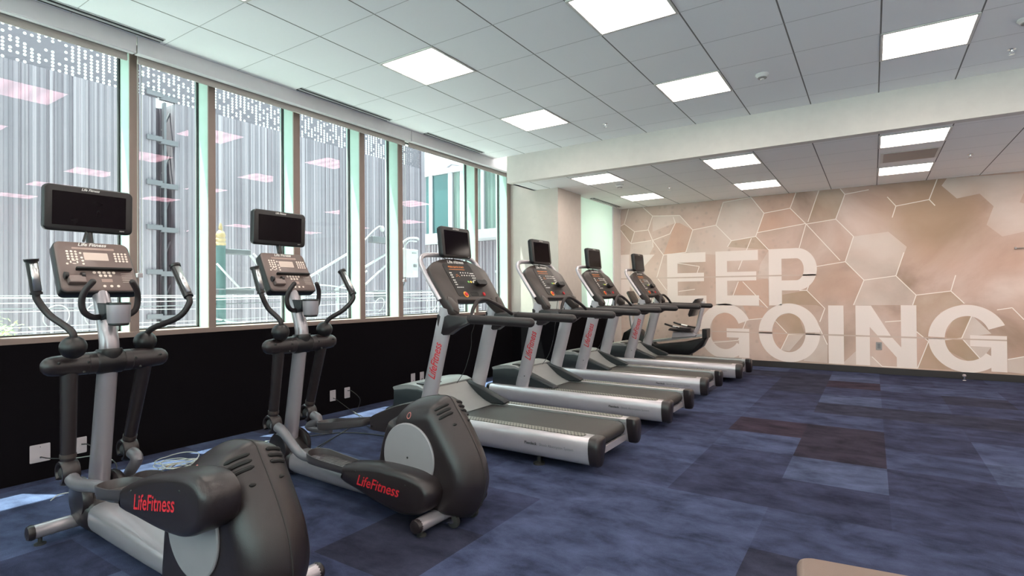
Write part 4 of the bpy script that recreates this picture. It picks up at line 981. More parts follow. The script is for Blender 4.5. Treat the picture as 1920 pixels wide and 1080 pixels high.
        for cc in (0.15, pi + .15):
            b = B()
            side = gd.cross(Vector((0, 1, 0))).normalized(); w2 = gd.cross(side)
            pa, pb = pts[4] + gd * .012, pts[5] - gd * .012
            strip_ = []
            for e_ in (pa, pb):
                strip_.append([e_ + (side * cos(cc + a2) + w2 * sin(cc + a2)) * .0255 for a2 in (-.75, -.4, 0, .4, .75)])
            b.rings(strip_, cap=False, closed=False)
            b.build('sensor_plate', M['alu'], ar, solid=.001)
        B().sphere(pts[0] + Vector((0, 0, -.01)), .058, n=24, m=16).build('handle_boss', M['plastic_dark'], t)
        # crank disc
        d_ = B().lathe((-2.215, 0, .365), [(.188, s * .146), (.194, s * .152), (.194, s * .158), (.188, s * .162), (.02, s * .164)] if s > 0 else [(.02, -.164), (.188, -.162), (.194, -.158), (.194, -.152), (.188, -.146)], n=56, axis='y').build('crank_disc', M['silver_flat'], t, sharp=30)
        B().cyl((-2.215, s * .160, .365), (-2.215, s * .166, .365), .006, n=10).build('centre_hole', M['rubber'], d_)
    # drive housing
    prof = [(-2.50, .05), (-2.505, .20), (-2.485, .36), (-2.44, .50), (-2.38, .60), (-2.30, .655), (-2.20, .690), (-2.10, .705), (-2.035, .700), (-1.985, .64), (-1.925, .56), (-1.865, .47), (-1.82, .385), (-1.795, .30), (-1.79, .22), (-1.815, .14), (-1.865, .065), (-1.93, .035), (-2.1, .03), (-2.35, .03)]
    pf = [(p.x, p.y) for p in catmull([(a, b_, 0) for a, b_ in prof], 4, closed=True)]
    def hpt(u, v, d):
        # taper the width toward the rear edge
        k = 1.0
        if u > -2.05: k = 1.0 - .10 * ((u + 2.05) / .26) ** 2
        return (u, d * k, v)
    dep = [(.20, -.150), (.125, -.150), (.100, -.1465), (.080, -.138), (.060, -.123), (.043, -.103), (.028, -.08), (.015, -.052), (.005, -.024), (0.0, -.0), (.005, .024), (.015, .052), (.028, .08), (.043, .103), (.060, .123), (.080, .138), (.100, .1465), (.125, .150), (.20, .150)]
    # full-size inset only outside; use scaling toward an inner point to stay clean
    cxh, czh = -2.17, .34
    mb = B(); rings = []
    for ins, d in dep:
        r = []
        for (u, v) in pf:
            dd = Vector((u - cxh, v - czh)); L = dd.length; k = max(.12, (L - ins) / L)
            if u < -2.40: k = max(.12, (L - ins * .35) / L)
            r.append(hpt(cxh + dd.x * k, czh + dd.y * k, d))
        rings.append(r)
    mb.rings(rings)
    tree = BVHTree.FromBMesh(mb.bm)
    ho = mb.build('drive_housing', M['plastic'], t, sharp=60)
    B().rings([[(cxh + (u - cxh) * k, y, czh + (v - czh) * k) for u, v in pf] for y, k in ((-.0022, 1.0035), (.0022, 1.0035))], cap=True).build('housing_seam', M['rubber'], ho)
    def hit(y, u, v, dirn=Vector((-.55, 0, -.83))):
        # point on housing seen from above/behind at (y) through (u,v)
        o_ = Vector((u, y, v)) - dirn * .5 - EB
        h = tree.ray_cast(o_, dirn, 2.0)
        return (h[0] + EB) if h[0] is not None else None
    for s in (-1, 1):
        for i in range(3):
            b = B(); P = []
            for k in range(9):
                f = k / 8
                yy = s * (.035 + .085 * f); uu = -2.012 + .012 * i - .045 * f; vv = .675 - .028 * i - .045 * f
                h = hit(yy, uu, vv)
                if h is not None: P.append(h)
            if len(P) > 2:
                b.tube(P, [.004] + [.0095] * (len(P) - 2) + [.004], n=8, smooth=0); b.build('vent_slot', M['slot'], ho)
        h = hit(s * .06, -1.955, .56)
        if h is not None: B().sphere(h, .010, n=10, m=8, sc=(1, 1.4, .7)).build('screw_hole', M['slot'], ho)
        text_fn = lambda u, v, s=s: (-2.20 + u * -s, s * .1525 if False else s * .1508, .615 + v)
    rb_ = B()
    for k in range(24):
        a0, a1 = 2 * pi * k / 24, 2 * pi * (k + 1) / 24
        c_ = (-2.225, .598)
        q4 = []
        for a_, r_ in ((a0, .013), (a1, .013), (a1, .018), (a0, .018)):
            u, v = c_[0] + r_ * cos(a_), c_[1] + r_ * sin(a_)
            h = tree.ray_cast(Vector((u, -1, v)) - EB, Vector((0, 1, 0)), 2)
            q4.append((h[0] + EB + Vector((0, -.0015, 0))) if h[0] is not None else Vector((u, -.15, v)))
        rb_.poly(q4)
    rb_.build('round_emblem', M['rose_print'], ho, smooth=False)
    # console
    oc = roundrect(.37, .315, .03, 6, 0, .157)
    oc = [(u * (1 - .05 * (v / .315)), v) for u, v in oc]
    oc = [(u, v + (.012 * (1 - (u / .185) ** 2) if v > .25 else 0)) for u, v in oc]
    co = B().cushion(oc, epan, [(.03, -.06), (.008, -.052), (0, -.035), (0, -.012), (.003, -.004), (.007, 0)]).build('console', M['panel_e'], t, sharp=55)
    ob_ = [(u * 1.015, (v - .157) * 1.02 + .157 - .003) for u, v in oc]
    B().cushion(ob_, epan, [(.035, -.088), (.010, -.080), (0, -.060), (0, -.010), (.004, -.006)]).build('console_shell', M['plastic_dark'], co, sharp=55)
    text_obj('Life Fitness', .030, lambda u, v: epan(u, v + .298, .002), 'logo', M['white'], co, off=EB, bold=.02, shear=.35)
    B().prism(roundrect(.20, .014, .003, 3, 0, .273), epan, .0002, .001).build('message_strip', M['lcd_dim'], co)
    B().prism(roundrect(.115, .050, .003, 3, .005, .222), epan, .0002, .0012).build('lcd_window', M['lcd'], co)
    b = B()
    for i in range(3):
        for j in range(4): b.prism(circle(.0062, 10, -.125 + i * .019 + j * .000, .250 - j * .0165), epan, .0, .002)
    b.build('number_keys', M['key_ivory'], co); b = B()
    for p in ((-.066, .242), (-.064, .212), (-.062, .192), (-.062, .172)): b.prism(circle(.006, 10, *p), epan, 0, .002)
    B().prism(circle(.006, 10, -.135, .170), epan, 0, .002).build('corner_key', M['key_ivory'], co)
    b.build('menu_keys', M['key_ivory'], co); b = B()
    for i in range(4):
        for j in range(4): b.prism(circle(.0062, 10, .098 + i * .018, .246 - j * .0165), epan, 0, .002)
    b.build('workout_keys', M['key_ivory'], co); b = B()
    for an in (0, 90, 180, 270):
        b.prism([(-.103 + .015 * cos(radians(an)) + (.004 if an % 180 == 0 else .010) * cos(a_), .182 + .010 * sin(radians(an)) + (.008 if an % 180 == 0 else .003) * sin(a_)) for a_ in [2 * pi * k / 10 for k in range(10)]], epan, 0, .002)
    b.build('arrow_keys', M['key_ivory'], co); b = B()
    for i in range(5): b.prism(circle(.0082, 12, -.022 + i * .023, .117), epan, 0, .002)
    for i in range(3): b.prism(circle(.0082, 12, .004 + i * .023, .097), epan, 0, .002)
    for i in range(3): b.prism(circle(.0075, 12, .012 + i * .033, .030), epan, 0, .002)
    b.build('program_keys', M['key_ivory'], co)
    B().prism(roundrect(.052, .020, .002, 2, .030, .066), epan, .0002, .001).build('small_lcd', M['lcd_dim'], co)
    # reading ledge
    B().rings([[epan(-.105, .128, 0), epan(-.105, .142, .0), epan(-.105, .142, .022), epan(-.105, .128, .026)], [epan(.160, .128, 0), epan(.160, .142, 0), epan(.160, .142, .022), epan(.160, .128, .026)]]).build('reading_ledge', M['slot'], co, bevel=.003)
    b = B()
    for i in range(5): b.poly([epan(.105, .112 - i * .014, .0006), epan(.160, .112 - i * .014, .0006), epan(.160, .1135 - i * .014, .0006), epan(.105, .1135 - i * .014, .0006)])
    b.build('instruction_print', M['key_ivory'], co)
    # accessory holder at the lower left
    B().rings([[epan(-.155, .035, 0), epan(-.155, .085, 0), epan(-.155, .085, .03), epan(-.155, .035, .036)], [epan(-.075, .035, 0), epan(-.075, .085, 0), epan(-.075, .085, .03), epan(-.075, .035, .036)]]).build('phone_holder', M['panel_e'], co, bevel=.006)
    for yy in (-.158, -.085): B().cyl(Vector(epan(yy, .085, .018)) + Vector((0, -.008, 0)), Vector(epan(yy, .085, .018)) + Vector((0, .008, 0)), .019).build('holder_end', M['plastic_dark'], co)
    B().tube([(-3.54, 0, 1.30), (-3.62, 0, 1.50), (-3.67, 0, 1.64), (-3.68, 0, 1.70)], .018, n=12).build('screen_arm', M['plastic_dark'], t)
    # horns
    for s in (-1, 1):
        B().tube([(-3.435, s * .02, 1.185), (-3.405, s * .075, 1.185), (-3.39, s * .118, 1.215), (-3.385, s * .130, 1.27), (-3.37, s * .120, 1.325), (-3.355, s * .092, 1.372)], .0155, n=14, cap_round=True).build('fixed_horn', M['foam'], t)
    # cup
    c0 = Vector((-3.318, .012, 0))
    B().lathe(c0, [(.045, 1.145), (.046, 1.150), (.052, 1.158), (.054, 1.25), (.055, 1.256)], n=28).build('cup_holder', M['silver'], t)
    B().lathe(c0, [(.040, 1.138), (.046, 1.142), (.0475, 1.152), (.045, 1.158)], n=28).build('cup_base', M['plastic_dark'], t)
    B().lathe(c0, [(.0555, 1.250), (.0565, 1.256), (.054, 1.262), (.048, 1.262), (.048, 1.22), (.01, 1.215)], n=28).build('cup_lip', M['plastic_dark'], t)
    B().prism([(-3.47, 1.26), (-3.36, 1.255), (-3.36, 1.20), (-3.43, 1.155), (-3.45, 1.19)], lambda u, v, d: (u, d, v), -.035, .035).build('cup_bracket', M['plastic_teal'], t, bevel=.005)
    # screen
    sc = Vector((-3.648, 0, 1.782)); se = Vector((.03, 0, 1)).normalized(); sn = Vector((1, 0, -.03)).normalized()
    fs = lambda u, v, d=0: tuple(sc + Vector((0, u, 0)) + se * v + sn * d)
    sr = [(u, v + .010 * (1 - (u / .21) ** 2) * (1 if v > 0 else 0)) for u, v in roundrect(.425, .25, .028, 6)]
    so = B().cushion(sr, fs, [(.03, -.062), (.006, -.052), (0, -.035), (0, -.008), (.003, -.002), (.008, 0)]).build('screen', M['plastic_dark'], t, sharp=55)
    B().prism(roundrect(.350, .185, .003, 3, 0, .000), fs, .0005, .0015).build('display', M['screen'], so)
    text_obj('Life Fitness', .019, lambda u, v: fs(u, v + .112, .0015), 'logo', M['white'], so, off=EB, bold=.02, shear=.35)
    text_obj('HDTV', .009, lambda u, v: fs(u + .155, v - .106, .0015), 'logo', M['white'], so, off=EB, bold=.02)
    B().tube([(-3.60, -.05, 1.60), (-3.62, -.03, 1.655)], .006, n=8, smooth=0).build('screen_lead', M['cable_b'], t)
    return t
M['grey_tube'] = mat('grey_tube_paint', (0.15, 0.14, 0.155), 0.35, metal=.2)
M['silver_flat'] = mat('silver_disc', (0.27, 0.255, 0.27), 0.5, metal=.2)
M['tray_lt'] = mat('tray_tread', (0.09, 0.08, 0.08), 0.5)
M['tray'] = mat('tray_plastic', (0.05, 0.043, 0.045), 0.38)
M['rose_print'] = mat('rose_emblem', (0.50, 0.17, 0.15), 0.5)
M['panel_e'] = mat('trainer_console', (0.16, 0.115, 0.105), 0.42)
M['lcd_dim'] = mat('dim_window', (0.34, 0.24, 0.21), 0.35)
M['key_ivory'] = mat('ivory_keys', (0.80, 0.68, 0.60), 0.45)
armL = [(-3.37, .19, 1.05), (-3.365, .195, 1.12), (-3.42, .245, 1.20), (-3.43, .28, 1.275), (-3.44, .288, 1.315), (-3.475, .31, 1.475)]
armR = [(-3.40, .19, 1.045), (-3.37, .205, 1.11), (-3.29, .275, 1.178), (-3.245, .325, 1.255), (-3.25, .330, 1.30), (-3.35, .315, 1.465)]
armL1 = [(-3.31, .19, 1.05), (-3.305, .198, 1.12), (-3.44, .245, 1.20), (-3.475, .285, 1.28), (-3.475, .29, 1.315), (-3.465, .312, 1.475)]
armR1 = [(-3.44, .19, 1.045), (-3.40, .205, 1.105), (-3.26, .285, 1.172), (-3.225, .328, 1.25), (-3.24, .330, 1.295), (-3.35, .312, 1.465)]
make_trainer(2.43, 0.0, 'dark grey cross trainer with screen, farther one, its near pedal low', dict(R=(-3.49, .405), F=(-3.10, .235), P=(-2.12, .205), arm=armL), dict(R=(-3.575, .41), F=(-3.46, .295), P=(-2.31, .52), arm=armR))
make_trainer(1.27, -.05, 'dark grey cross trainer with screen, nearest the camera, its near pedal raised', dict(R=(-3.43, .395), F=(-2.96, .375), P=(-2.05, .535), arm=armL1), dict(R=(-3.63, .40), F=(-3.50, .235), P=(-2.34, .20), arm=armR1))
# ------------------------------------------------------------ recumbent bike
def bike():
    yc = 9.55; o = (-3.0, yc, 0)
    t = thing('recumbent_bike', o, 'dark recumbent exercise bike with silver seat rail, behind the last treadmill', 'exercise bike')
    B = lambda: MB(o)
    f = lambda u, v, d: (u, yc + d, v)
    body = [(-3.85, .10), (-3.88, .30), (-3.80, .55), (-3.62, .66), (-3.48, .60), (-3.38, .44), (-3.20, .36), (-2.70, .43), (-2.42, .50), (-2.33, .56), (-2.33, .50), (-2.40, .36), (-2.60, .22), (-2.80, .16), (-3.2, .12), (-3.5, .08)]
    B().cushion(body, f, [(.03, -.11), (.006, -.10), (0, -.07), (0, .07), (.006, .10), (.03, .11)]).build('body_shell', M['plastic_dark'], t, sharp=55)
    B().lathe((-2.78, yc, .19), [(.03, -.10), (.15, -.10), (.17, -.08), (.17, .08), (.15, .10), (.03, .10)], n=28, axis='y').build('wheel_cover', M['plastic'], t)
    B().rings([[(x, yc - .05, z), (x, yc + .05, z), (x, yc + .05, z + .045), (x, yc - .05, z + .045)] for x, z in ((-3.30, .385), (-2.34, .535))]).build('seat_rail', M['alu'], t, bevel=.004)
    B().box(-2.40, -2.32, yc - .12, yc + .12, .50, .66).build('rear_bumper', M['plastic_dark'], t, bevel=.01)
    B().cushion([(-2.92, .48), (-2.90, .59), (-2.72, .60), (-2.55, .58), (-2.50, .56), (-2.52, .52)], f, [(.01, -.10), (0, -.08), (0, .08), (.01, .10)]).build('seat_carriage', M['silver'], t)
    B().cushion([(-2.95, .62), (-2.93, .66), (-2.75, .67), (-2.58, .655), (-2.56, .61), (-2.75, .60)], f, [(.02, -.20), (0, -.17), (0, .17), (.02, .20)]).build('seat_cushion', M['plastic'], t)
    B().tube([(-2.56, yc, .57), (-2.50, yc, .66), (-2.47, yc, .80), (-2.42, yc, 1.0), (-2.41, yc, 1.12)], .035, n=14, rb=1.3).build('backrest_post', M['silver'], t)
    b = B(); b.cushion([(-2.60, .86), (-2.62, .90), (-2.56, 1.08), (-2.50, 1.16), (-2.44, 1.17), (-2.47, 1.08), (-2.54, .88)], f, [(.012, -.19), (0, -.16), (0, .16), (.012, .19)]); b.build('backrest', M['plastic'], t)
    for s in (-1, 1):
        B().tube([(-2.58, yc + s * .16, .66), (-2.70, yc + s * .24, .67), (-2.86, yc + s * .25, .70), (-2.98, yc + s * .25, .735)], .016, n=12, cap_round=True).build('side_handle', M['foam'], t)
        B().tube([(-2.74, yc + s * .245, .678), (-2.85, yc + s * .25, .697)], .0185, n=12, smooth=0).build('sensor_plate', M['alu'], t)
        c = Vector((-3.45, yc + s * .15, .32)); p = c + Vector((.12 * s, s * .03, -.09 * s))
        B().tube([c, p], .014, n=10, smooth=0).build('crank_arm', M['alu'], t)
        B().box(p.x - .05, p.x + .05, p.y + (0 if s > 0 else -.09), p.y + (.09 if s > 0 else 0), p.z - .012, p.z + .012).build('pedal', M['rubber'], t, bevel=.004)
    B().tube([(-3.66, yc, .62), (-3.70, yc, .9), (-3.66, yc, 1.12)], .035, n=14).build('console_mast', M['silver'], t)
    B().cushion(roundrect(.32, .24, .03, 4), lambda u, v, d: (-3.64 - v * .45 + d * .8, yc + u, 1.20 + v * .88 + d * .45), [(.01, -.04), (0, -.02), (0, 0), (.01, .006)]).build('console', M['panel'], t)
    for x in (-3.75, -2.55):
        B().tube([(x, yc - .27, .05), (x, yc + .27, .05)], .035, n=14, smooth=0).build('stabiliser', M['silver'], t)
        for s in (-1, 1): B().lathe((x, yc + s * .24, 0), [(.025, 0), (.025, .01), (.01, .016), (.01, .04)], n=12).build('levelling_foot', M['rubber'], t)
bike()

# ------------------------------------------------------------ bench in the foreground
def bench():
    # pad corner seen at (-0.2, 1.97); long side runs to the right and slightly toward the camera
    x0, y1 = -.215, 1.985
    o = (.30, 1.85, 0)
    t = thing('exercise_bench', o, 'tan vinyl padded bench cut by the bottom edge of the picture', 'bench', rz=0.125); t.location = (.313, 1.915, 0)
    P = roundrect(1.10, .30, .05, 6, x0 + .55, y1 - .15)
    B = lambda: MB(o)
    B().cushion(P, lambda u, v, d: (u, v, d), [(.012, .375), (.0, .385), (0, .43), (.006, .443), (.02, .45)]).build('pad', M['tan'], t, sharp=60)
    B().box(x0 + .06, x0 + 1.04, y1 - .25, y1 - .05, .36, .378).build('pad_board', M['rubber'], t, bevel=.003)
    B().tube([(x0 + .10, y1 - .15, .33), (x0 + 1.0, y1 - .15, .33)], .03, n=4, smooth=0).build('frame_rail', M['silver'], t)
    for x in (x0 + .18, x0 + .92):
        B().tube([(x, y1 - .15, .33), (x, y1 - .15, .03)], .028, n=14, smooth=0).build('leg', M['silver'], t)
        B().tube([(x, y1 - .36, .03), (x, y1 + .02, .03)], .028, n=14, smooth=0, cap_round=True).build('floor_bar', M['silver'], t)
bench()

# ------------------------------------------------------------ leads and cables on the floor
def cable(name, label, pts, r, m, smooth=8, grp=None):
    a = Vector(pts[0]); o = MB(a).tube(pts, r, n=8, smooth=smooth).build(name, M[m]); o.location = a
    return tag(o, label, 'cable', grp)
cable('power_cord', 'black lead looping from the nearest coax plate down to the near cross trainer', [(-4.90, 1.388, .165), (-4.82, 1.42, .160), (-4.70, 1.52, .155), (-4.55, 1.62, .17), (-4.40, 1.66, .12), (-4.36, 1.60, .02), (-4.2, 1.5, .006), (-3.9, 1.35, .006), (-3.68, 1.28, .03)], .004, 'cable_b')
cable('power_cord', 'black power cord hanging from the outlet behind the near pendulum', [(-4.90, 1.625, .20), (-4.85, 1.66, .19), (-4.80, 1.75, .08), (-4.76, 1.74, .006), (-4.5, 1.72, .006), (-4.2, 1.82, .006), (-3.9, 1.7, .006), (-3.72, 1.45, .006), (-3.62, 1.30, .03)], .0045, 'cable_b')
coil = []
for k in range(60):
    a = k * .55; rr = .13 + .03 * sin(k * 1.3)
    coil.append((-4.20 + rr * cos(a) * 1.15, 1.98 + rr * sin(a), .006 + .0018 * k + .02 * (1 + sin(a * .5)) * .5))
cable('network_cable', 'coil of white network cable on the carpet beside the near cross trainer', coil, .0032, 'cable_w', smooth=4)
cable('network_cable', 'white network cable end standing up behind the near drive housing', [(-4.05, 2.12, .01), (-4.0, 2.3, .006), (-3.86, 2.38, .02), (-3.80, 2.40, .10), (-3.79, 2.385, .16), (-3.775, 2.40, .175), (-3.76, 2.41, .12), (-3.73, 2.40, .02), (-3.70, 2.30, .006)], .003, 'cable_w')
cable('network_cable', 'short white cable loop on the carpet in front of the near pendulum', [(-4.35, 1.28, .006), (-4.40, 1.34, .015), (-4.34, 1.42, .02), (-4.20, 1.45, .008), (-4.0, 1.40, .006), (-3.8, 1.33, .02)], .0032, 'cable_w')
cable('cable_tie_end', 'yellowish twist of wire ends beside the white cable coil', [(-4.46, 2.0, .01), (-4.42, 2.04, .03), (-4.40, 1.98, .02), (-4.37, 2.05, .035), (-4.35, 1.99, .02), (-4.32, 2.04, .012)], .0035, 'gold')
cable('power_cord', 'long black cord lying across the sunlit strip between the cross trainers', [(-4.30, 1.95, .006), (-4.36, 2.3, .006), (-4.40, 2.7, .006), (-4.30, 3.1, .006), (-4.1, 3.4, .006), (-3.7, 3.5, .006), (-3.3, 3.42, .006)], .0045, 'cable_b')
cable('network_cable', 'thin white cable along the knee wall behind the near cross trainer', [(-4.30, 1.9, .006), (-4.46, 2.3, .006), (-4.50, 2.6, .006), (-4.44, 2.9, .006), (-4.3, 3.1, .006)], .003, 'cable_w')
cable('network_cable', 'grey lead dropping from the left plate of the pair behind the far cross trainer', [(-4.905, 3.895, .162), (-4.86, 3.90, .15), (-4.72, 3.96, .05), (-4.62, 3.98, .006), (-4.4, 3.85, .006), (-4.1, 3.3, .006), (-3.75, 2.7, .006), (-3.62, 2.5, .03)], .003, 'cable_b')
cable('power_cord', 'black cord looping down from the right plate behind the far cross trainer', [(-4.91, 4.09, .215), (-4.86, 4.11, .21), (-4.80, 4.17, .12), (-4.80, 4.14, .02), (-4.7, 4.0, .006), (-4.5, 3.9, .006), (-4.2, 3.5, .006), (-3.9, 2.9, .006), (-3.66, 2.6, .006)], .004, 'cable_b')
cable('power_cord', 'black cord running from the hood of the first treadmill toward the wall', [(-3.72, 3.75, .10), (-3.85, 3.78, .02), (-4.1, 3.95, .006), (-4.5, 4.3, .006), (-4.85, 4.9, .006), (-4.88, 5.2, .10), (-4.905, 5.30, .19)], .004, 'cable_b')
cable('network_cable', 'thin dark lead trailing left of the first treadmill onto the carpet', [(-3.72, 3.6, .12), (-3.82, 3.58, .05), (-3.95, 3.6, .006), (-4.2, 3.7, .006), (-4.45, 3.72, .006)], .003, 'cable_b')

# ------------------------------------------------------------ outside
XE = -11.0
def corrugated(name, x, y0, y1, z0, z1, pitch=.12, depth=.018, m='ext_metal', parent=None, seed=2, axis='y'):
    rnd = random.Random(seed); b = MB(); pr = []
    y = y0
    while y < y1:
        p = pitch * rnd.choice((.55, .8, 1, 1, 1.35)); d = depth * rnd.uniform(.6, 1.3)
        pr += [(y, 0), (y + p * .42, 0), (y + p * .5, d), (y + p * .92, d)]
        y += p
    if axis == 'y': b.rings([[(x + d, yy, z) for yy, d in pr] for z in (z0, z1)], cap=False, closed=False)
    else: b.rings([[(yy, x - d, z) for yy, d in pr] for z in (z0, z1)], cap=False, closed=False)
    return b.build(name, M[m], parent, smooth=False, solid=.004)
bd = thing('clad_building', (XE, 5.0, -4), 'grey corrugated metal clad building across the alley with perforated top', 'building')
off = Vector((XE, 5.0, -4))
def sub(o): o.location = -off; return o
sub(corrugated('cladding_panel', XE, -6, 4.72, -4, 4.93, parent=bd, seed=4))
sub(corrugated('cladding_panel', XE, 5.12, 11.85, -4, 4.93, parent=bd, seed=5))
sub(MB().poly([(XE, -6, 4.93), (XE, 4.72, 4.93), (XE, 4.72, 8.6), (XE, -6, 8.6)]).build('perforated_screen', M['perf'], bd, smooth=False, solid=.004))
sub(MB().poly([(XE, 5.12, 4.93), (XE, 11.85, 4.93), (XE, 11.85, 8.6), (XE, 5.12, 8.6)]).build('perforated_screen', M['perf'], bd, smooth=False, solid=.004))
sub(MB().poly([(XE, 4.72, 4.93), (XE, 5.12, 4.93), (XE, 5.12, 8.6), (XE, 4.72, 8.6)]).build('perforated_screen', M['perf'], bd, smooth=False, solid=.004))
sub(corrugated('recess_cladding', XE - .55, 4.6, 5.12, -4, 4.93, pitch=.16, depth=.03, parent=bd, seed=9))
sub(MB().box(XE - .6, XE + .04, 11.85, 12.0, -4, 8.6).build('end_return', M['ext_metal'], bd))
sub(MB().box(XE - .6, XE, 4.70, 4.72, -4, 4.93).box(XE - .6, XE, 5.12, 5.14, -4, 4.93).build('recess_return', M['ext_metal'], bd))
sub(MB().box(XE - 1.2, XE - .62, -6, 11.9, -4, 4.9).build('wall_core', M['ext_metal'], bd))
b = MB()
for k in range(9):
    z = -1.6 + k * .82
    b.box(XE - .02, XE + .05, 4.62, 4.88, z, z + .09).box(XE - .06, XE + .03, 4.86, 5.16, z - .03, z + .06)
    b.tube([(XE - .2, 4.98, z - .55), (XE - .2, 5.12, z - .18)], .02, n=6, smooth=0)
b.box(XE - .1, XE, 4.93, 4.97, -4, 4.9)
sub(b.build('ladder_brackets', M['ext_bracket'], bd))

# white upper storey building across the end of the alley
wb = thing('annex_building', (-11, 14.2, -4), 'white framed annex with tinted panes above a pale ledge, end of the alley', 'building')
off2 = Vector((-11, 14.2, -4))
def sub2(o): o.location = -off2; return o
sub2(MB().box(-13.4, -8.4, 14.05, 18.0, 3.2, 5.32).build('wall', M['ext_metal'], wb))
sub2(MB().box(-12.40, -11.71, 13.99, 14.05, 3.30, 5.26).build('window', M['ext_teal'], wb))
sub2(MB().box(-12.72, -12.56, 13.99, 14.05, 3.30, 5.26).build('window', M['ext_teal'], wb))
b = MB()
for xa, xb in ((-12.56, -12.40), (-11.71, -11.53), (-11.21, -10.90), (-10.36, -10.24), (-9.60, -9.38), (-8.75, -8.60)): b.box(xa, xb, 13.94, 14.05, 3.25, 5.30)
b.box(-13.4, -8.4, 13.92, 14.05, 5.27, 5.44)
sub2(b.build('window_frame', M['ext_bright'], wb, bevel=.006))
for k, (xa, xb) in enumerate(((-11.53, -11.21), (-10.90, -10.36), (-10.24, -9.60), (-9.38, -8.75))):
    sub2(corrugated('ribbed_glazing', 14.02, xa, xb, 3.27, 5.27, pitch=.075, depth=.012, m='ext_pane', parent=wb, seed=30 + k, axis='x'))
sub2(MB().box(-13.4, -8.3, 13.55, 18.0, 2.98, 3.25).build('ledge', M['ext_bright'], wb, bevel=.01))
sub2(corrugated('lower_cladding', 14.3, -13.4, -8.0, -4, 2.97, pitch=.13, depth=.03, parent=wb, seed=13, axis='x'))
sub2(MB().box(-13.4, -8.0, 14.4, 18.0, -4, 2.97).build('lower_wall', M['ext_metal'], wb))
sub2(MB().box(-9.90, -9.60, 14.17, 14.20, .9, 2.92).build('banner', M['banner'], wb))
b = MB(); rnd = random.Random(5)
for k in range(9): x = -9.98 + rnd.random() * .34; z = 1.88 + rnd.random() * .22; b.box(x, x + .05 + rnd.random() * .05, 14.15, 14.17, z, z + .03 + rnd.random() * .05)
sub2(b.build('banner_print', M['ext_bright'], wb))
sub2(MB().tube([(-12.6, 14.5, 5.44), (-12.0, 14.5, 5.72), (-11.0, 14.5, 5.44)], .05, n=8, smooth=0).build('roof_rail', M['ext_bright'], wb))
struct(MB().box(-40, -5.5, -30, 50, -4.2, -4.0).build('ground', M['ground']))
struct(MB().box(-5.5, -5.17, YB, 11, -4.0, .90).build('wall_outside', M['ground']))

def obj_at(b, name, m, label, cat, loc, grp=None, **k):
    o = b.build(name, M[m], **k); o.location = loc; return tag(o, label, cat, grp)
# utility pole and steelwork
XP = -8.0
t = thing('utility_pole', (XP, 4.35, -4), 'teal grey utility pole with ribbed tan insulator cap behind the third window bay', 'pole'); o = (XP, 4.35, -4)
MB(o).cyl((XP, 4.35, -4), (XP, 4.35, 2.02), .075, .065).build('shaft', M['ext_pole'], t)
MB(o).lathe((XP, 4.35, 2.02), [(.065, 0), (.075, .03), (.06, .06), (.072, .09), (.058, .12), (.068, .15), (.05, .20), (.022, .23), (.03, .26), (.012, .33)], n=18).build('insulator', M['gold'], t)
MB(o).box(XP - .04, XP + .04, 4.30, 4.80, 1.90, 1.98).build('bracket_arm', M['ext_steel'], t, bevel=.01)
MB(o).box(XP - .04, XP + .04, 4.2, 4.85, 1.30, 1.38).build('cross_beam', M['ext_steel'], t, bevel=.01)
rods = [((XP + .1, 4.24, 1.745), (XP + .1, 4.58, 1.39), .016, 'short white diagonal strut rising left of the utility pole'),
        ((XP, 4.76, 1.95), (XP, 5.45, 1.18), .018, 'white diagonal strut running down right from the pole bracket'),
        ((XP + .1, 4.80, 1.92), (XP + .1, 5.40, 1.42), .014, 'thinner white strut beside the long one at the pole bracket'),
        ((XP, 5.60, 1.44), (XP, 6.85, 2.12), .022, 'pale diagonal brace crossing the fourth window bay'),
        ((XP + .1, 6.3, 1.36), (XP + .1, 7.05, 1.72), .016, 'short pale brace low in the fourth window bay'),
        ((XP, 6.95, 1.73), (XP, 8.0, 2.26), .022, 'upper pale diagonal brace in the narrow fifth bay'),
        ((XP + .12, 6.95, 1.44), (XP + .12, 8.0, 2.20), .018, 'lower pale diagonal brace in the narrow fifth bay'),
        ((XP, 6.45, -3.99), (XP, 6.45, 1.40), .026, 'upright white conduit below the cable bundle in the fourth bay'),
        ((XP, 5.72, -3.99), (XP, 5.72, 1.32), .018, 'slim white conduit behind the far cross trainer cup'),
        ((XP + .05, 4.24, .95), (XP + .05, 4.75, .84), .016, 'short white rod low beside the utility pole')]
for a, b_, r, lab in rods:
    o = MB(a).cyl(a, b_, r, n=10).build('steel_strut', M['ext_white']); o.location = a; tag(o, lab, 'strut', 'steel struts in the alley')
